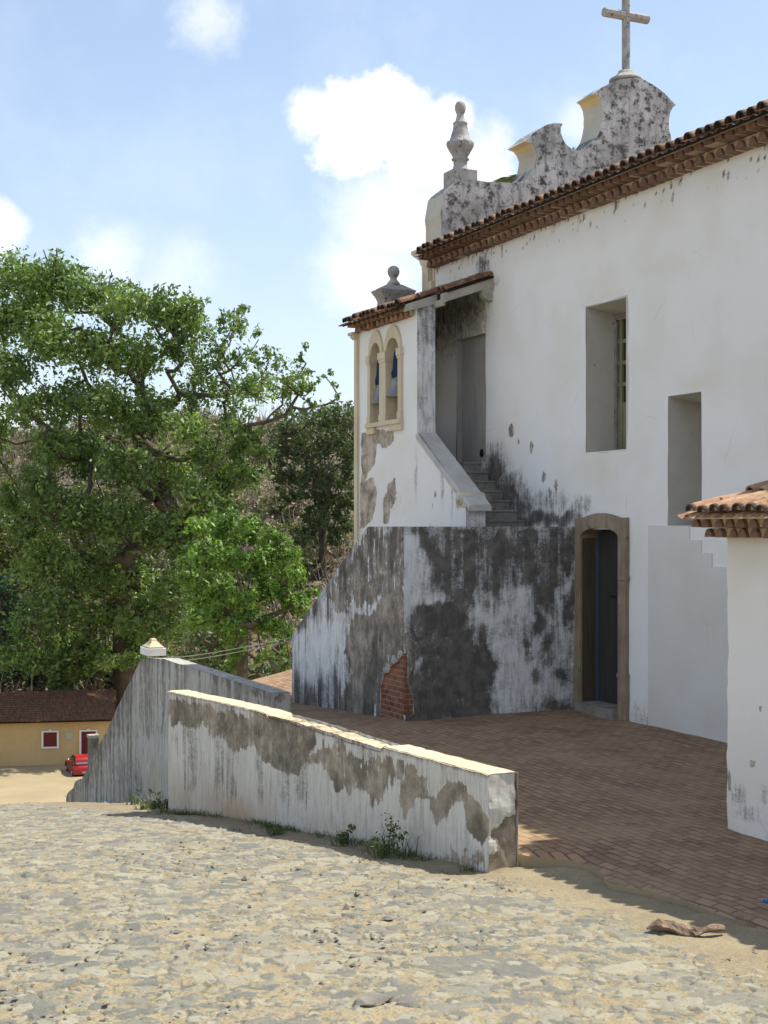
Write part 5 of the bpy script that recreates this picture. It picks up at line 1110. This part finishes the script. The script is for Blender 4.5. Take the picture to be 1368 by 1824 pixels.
# palm beyond the gable
pc0 = onD(44, 913, 314); palm = thing('palm_tree', 'palm crown showing dark green fronds in the notch of the gable', 'palm tree', (pc0[0], pc0[1], -3.5))
M().tube([(pc0[0] + .3 * math.sin(t * 2), pc0[1], -3.5 + (pc0[2] + 3.3) * t) for t in np.linspace(0, 1, 12)], np.linspace(.19, .12, 12), 9).obj('trunk', BARK, palm)
pf = M()
for k in range(22):
    a = k * 2 * math.pi / 22 + rng.normal(0, .1); L = rng.uniform(.75, 1.0) * .8; e0_ = rng.uniform(.1, .65); dr = np.array([math.cos(a), math.sin(a), 0]); sd = np.array([-dr[1], dr[0], 0]); nL = 16
    for i in range(nL):
        t = i / nL; p = pc0 + np.array([0, 0, -.08]) + dr * L * t * math.cos(e0_ * .6) + np.array([0, 0, L * (math.sin(e0_) * t - .75 * t * t)])
        for sg in (-1, 1):
            tip = p + sd * sg * .28 * (1 - t * .6) + dr * .22 - np.array([0, 0, .08]); pf.add([p - dr * .025, p + dr * .035, tip], [(0, 1, 2)], tint=rng.uniform())
pf.obj('crown', LEAF3, palm)
# dry scrub on the hillside
sc_ = M(); n = 2600
dsc = rng.uniform(94, 172, n); lsc = rng.uniform(-.36, .12, n) * dsc; zsc = terrain_z(lsc, dsc); Pc = CAM * np.array([1, 1, 0]) + RGT * lsc[:, None] + FWD * dsc[:, None]; Pc[:, 2] = zsc
for i in range(n):
    r = rng.uniform(.6, 1.9); green = rng.uniform() < .30
    leaves(sc_, Pc[i] + np.array([0, 0, r * .5]), 46, r, .34, .8, shell=.6, tint0=.8 if green else 0.0, tint1=1.0 if green else .78)
sc_.obj('dry_scrub', SCRUB, kind='stuff')
hb = M()
for i in range(260):
    d = rng.uniform(97, 165); q0 = rng.uniform(-.34, .02); l = q0 * d; r = rng.uniform(1.1, 2.8); c = cw(l, d, float(terrain_z(np.array([l]), np.array([d]))[0]))
    if q0 > -.13 and rng.uniform() < .72: continue
    for k in range(4): leaves(hb, c + rng.normal(0, .55, 3) * r + np.array([0, 0, r * .7]), 130, r * .7, .36, .8, shell=.5)
hb.obj('hill_bushes', mat_leaf('olive_bush_leaf', (.07, .085, .04), (.19, .20, .10), None, .3), kind='stuff')
tw_ = M()
for i in range(0, n, 2):
    for k in range(4):
        p = Pc[i] + rng.normal(0, .5, 3) * np.array([1, 1, 0]); q = p + np.array([rng.normal(0, .7), rng.normal(0, .7), rng.uniform(1.5, 3.4)]); tw_.tube([p, (p + q) / 2 + rng.normal(0, .2, 3), q], [.05, .035, .015], 4, cap=False)
tw_.obj('bare_twigs', TWIG, kind='stuff')

# ================================================================== SMALL THINGS ON THE STREET
def weed(px, py, h, n, label, spread=.16, lean=.5, w=.008, leafy=0):
    c = ground(px, py); m = M(); tuft(m, c - np.array([0, 0, .03]), n, h, spread, w, lean)
    if leafy: leaves(m, c + np.array([0, 0, h * .45]), leafy, h * .55, .035, .9, shell=.7)
    if label is None: m.obj('grass', GRASS, kind='stuff')
    else: m.obj('weed', GRASS, None, label, 'weed', 'weeds at the foot of the low wall')
weed(700, 1527, .40, 34, 'tallest green weed at the foot of the low wall, with thin leafy stems', .22, .45, .006, 240)
weed(668, 1520, .22, 26, 'pale yellow-green weed beside the tallest weed at the wall foot', .14, .9, .008)
weed(616, 1510, .22, 36, 'dark bushy weed at the wall foot, left of the tallest weed', .14, .6, .008, 160)
weed(490, 1488, .18, 34, 'small dark weed at the middle of the wall foot', .10, .5, .008, 90)
weed(450, 1484, .07, 60, None, .35, .8, .008)
weed(240, 1436, .28, 34, 'yellowish weed below the tall stair wall', .16, .6, .010, 80)
weed(282, 1442, .30, 60, 'dark grassy clump at the far end of the low wall', .30, .6, .012, 160)
weed(1200, 1612, .06, 30, None, .4, .9, .006)
gs = M()
for k in range(420):
    s_ = rng.uniform(.15, WL); o_2 = abs(rng.normal(0, .11)) + .02; c = N0 + wd * s_ - wn_ * o_2
    if vn(np.array([[s_ * 2.2, 3.3, 0]]), 5)[0] < .42: continue
    l_, d2 = w2c(c); c = np.array([c[0], c[1], float(street_z(l_, d2)) - .02]); tuft(gs, c, 7, rng.uniform(.05, .14), .05, .006, .8)
gs.obj('grass', GRASS, kind='stuff')
gv = M(); oc = np.array([(1, 0, 0), (-1, 0, 0), (0, 1, 0), (0, -1, 0), (0, 0, 1), (0, 0, -1)], float); of_ = [(0, 2, 4), (2, 1, 4), (1, 3, 4), (3, 0, 4), (2, 0, 5), (1, 2, 5), (3, 1, 5), (0, 3, 5)]
for k in range(2200):
    d = 6.2 + 11 * rng.uniform() ** 1.6; a = rng.uniform(-.36, .34); c = cw(a * d, d)
    if (c - N0) @ wn_ > -.06 and (c - N0) @ wd > -.1: continue
    if np.interp(c[1], by_, bxx) - c[0] < -.02: continue
    if vn(np.array([[c[0] * .9, c[1] * .9, 0]]), 12)[0] < .38: continue
    c[2] = float(street_z(a * d, d)) + .004; r_ = rng.uniform(.006, .020) if rng.uniform() < .93 else rng.uniform(.02, .034)
    an = rng.uniform(0, 6.28); q_ = oc * np.array([r_ * rng.uniform(.8, 1.7), r_, r_ * .6]) + rng.normal(0, r_ * .16, (6, 3)); q_ = np.stack([q_[:, 0] * math.cos(an) - q_[:, 1] * math.sin(an), q_[:, 0] * math.sin(an) + q_[:, 1] * math.cos(an), q_[:, 2]], -1)
    gv.add(q_ + c, of_, 0)
gv.obj('gravel', ROCK, kind='stuff')
def rock(name, label, p, r, seed, sq=.6, mat=ROCK, cat='rock', group=None, ang=0.0, el=1.0):
    u = np.linspace(0, math.pi, 26)[:, None]; v = np.linspace(0, 2 * math.pi, 41)[None]
    n_ = np.stack([np.sin(u) * np.cos(v), np.sin(u) * np.sin(v), np.cos(u) * np.ones_like(v)], -1)
    rg = np.random.default_rng(seed); pn = rg.normal(size=(16, 3)); pn /= np.linalg.norm(pn, axis=1)[:, None]; of = rg.uniform(.62, 1.0, 16)
    k = np.min(of / np.maximum(n_ @ pn.T, .05), axis=-1); k = np.minimum(k, 1.25) * (1 + (fbm(n_, 5.0, 3, seed) - .5) * .10)
    q_ = n_ * k[..., None] * np.array([r * el, r, r * sq])
    c, s = math.cos(ang), math.sin(ang); q_ = np.stack([q_[..., 0] * c - q_[..., 1] * s, q_[..., 0] * s + q_[..., 1] * c, q_[..., 2]], -1) + np.array(p)
    M().grid(q_).obj(name, mat, None, label, cat, group)
gr = 'loose rocks on the cobbles'
for i, (px, py, r, lab, el, an) in enumerate([(655, 1795, .075, 'flat pale rock lying on the cobbles, leftmost of the loose rocks', 1.9, .2), (682, 1783, .05, 'small upright dark rock in the middle of the loose rocks', 1.0, .5), (702, 1790, .045, 'smallest grey rock of the loose rocks', 1.1, 1.0), (728, 1796, .065, 'dark wedge-shaped rock, rightmost of the loose rocks', 1.4, -.4)]):
    rock('rock', lab, ground(px, py) + np.array([0, 0, .02]), r * 1.0, 40 + i, .6, ROCK, 'rock', gr, an, el)
rock('rubble_chunk', 'broken mortar chunk lying at the street end of the low wall', ground(905, 1536) + np.array([0, 0, .05]), .12, 61, .38, CAPW, 'rubble', None, .5, 1.5)
rock('rubble_stone', 'grey stone half buried at the foot of the wall corner', ground(884, 1548) + np.array([0, 0, .05]), .085, 66, .5, ROCK, 'rubble', None, 1.2, 1.3)
# dry palm husk on the dirt
a_, b_ = ground(1152, 1664), ground(1292, 1668); t = np.linspace(0, 1, 26); nn = 12; V = np.zeros((26, nn + 1, 3)); ax = (b_ - a_) / np.linalg.norm(b_ - a_); sd = np.array([-ax[1], ax[0], 0])
for i, s in enumerate(t):
    rr_ = .038 * (math.sin(math.pi * min(.97, s * .94 + .03)) ** .5) * (1 + .9 * (vn(np.array([[s * 7, 3, 1]]), 5)[0] - .5)); c = a_ + (b_ - a_) * s + np.array([0, 0, .04 + .02 * math.sin(s * 9)]) + sd * .03 * math.sin(s * 7)
    for j in range(nn + 1):
        th = 2 * math.pi * j / nn; k = 1 + .35 * (vn(np.array([[s * 40, j * 1.7, 0]]), 3)[0] - .5) + .6 * (vn(np.array([[s * 9, math.cos(th) * 1.5, math.sin(th) * 1.5]]), 8)[0] - .5); V[i, j] = c + sd * math.cos(th) * rr_ * k * 1.3 + np.array([0, 0, math.sin(th) * rr_ * k])
M().grid(V).obj('palm_husk', HUSK, None, 'crumpled dry brown palm husk lying on the dirt by the terrace edge', 'husk')
lb = onZ(.06, 1364, 1607); M().lathe(lb, [(.022, 0), (.025, .006), (.024, .018), (.012, .022)], 14).obj('bottle_cap', mat_flat('blue_plastic', (.02, .12, .42), .35), None, 'bright blue plastic cap on the brick paving at the right edge', 'litter')
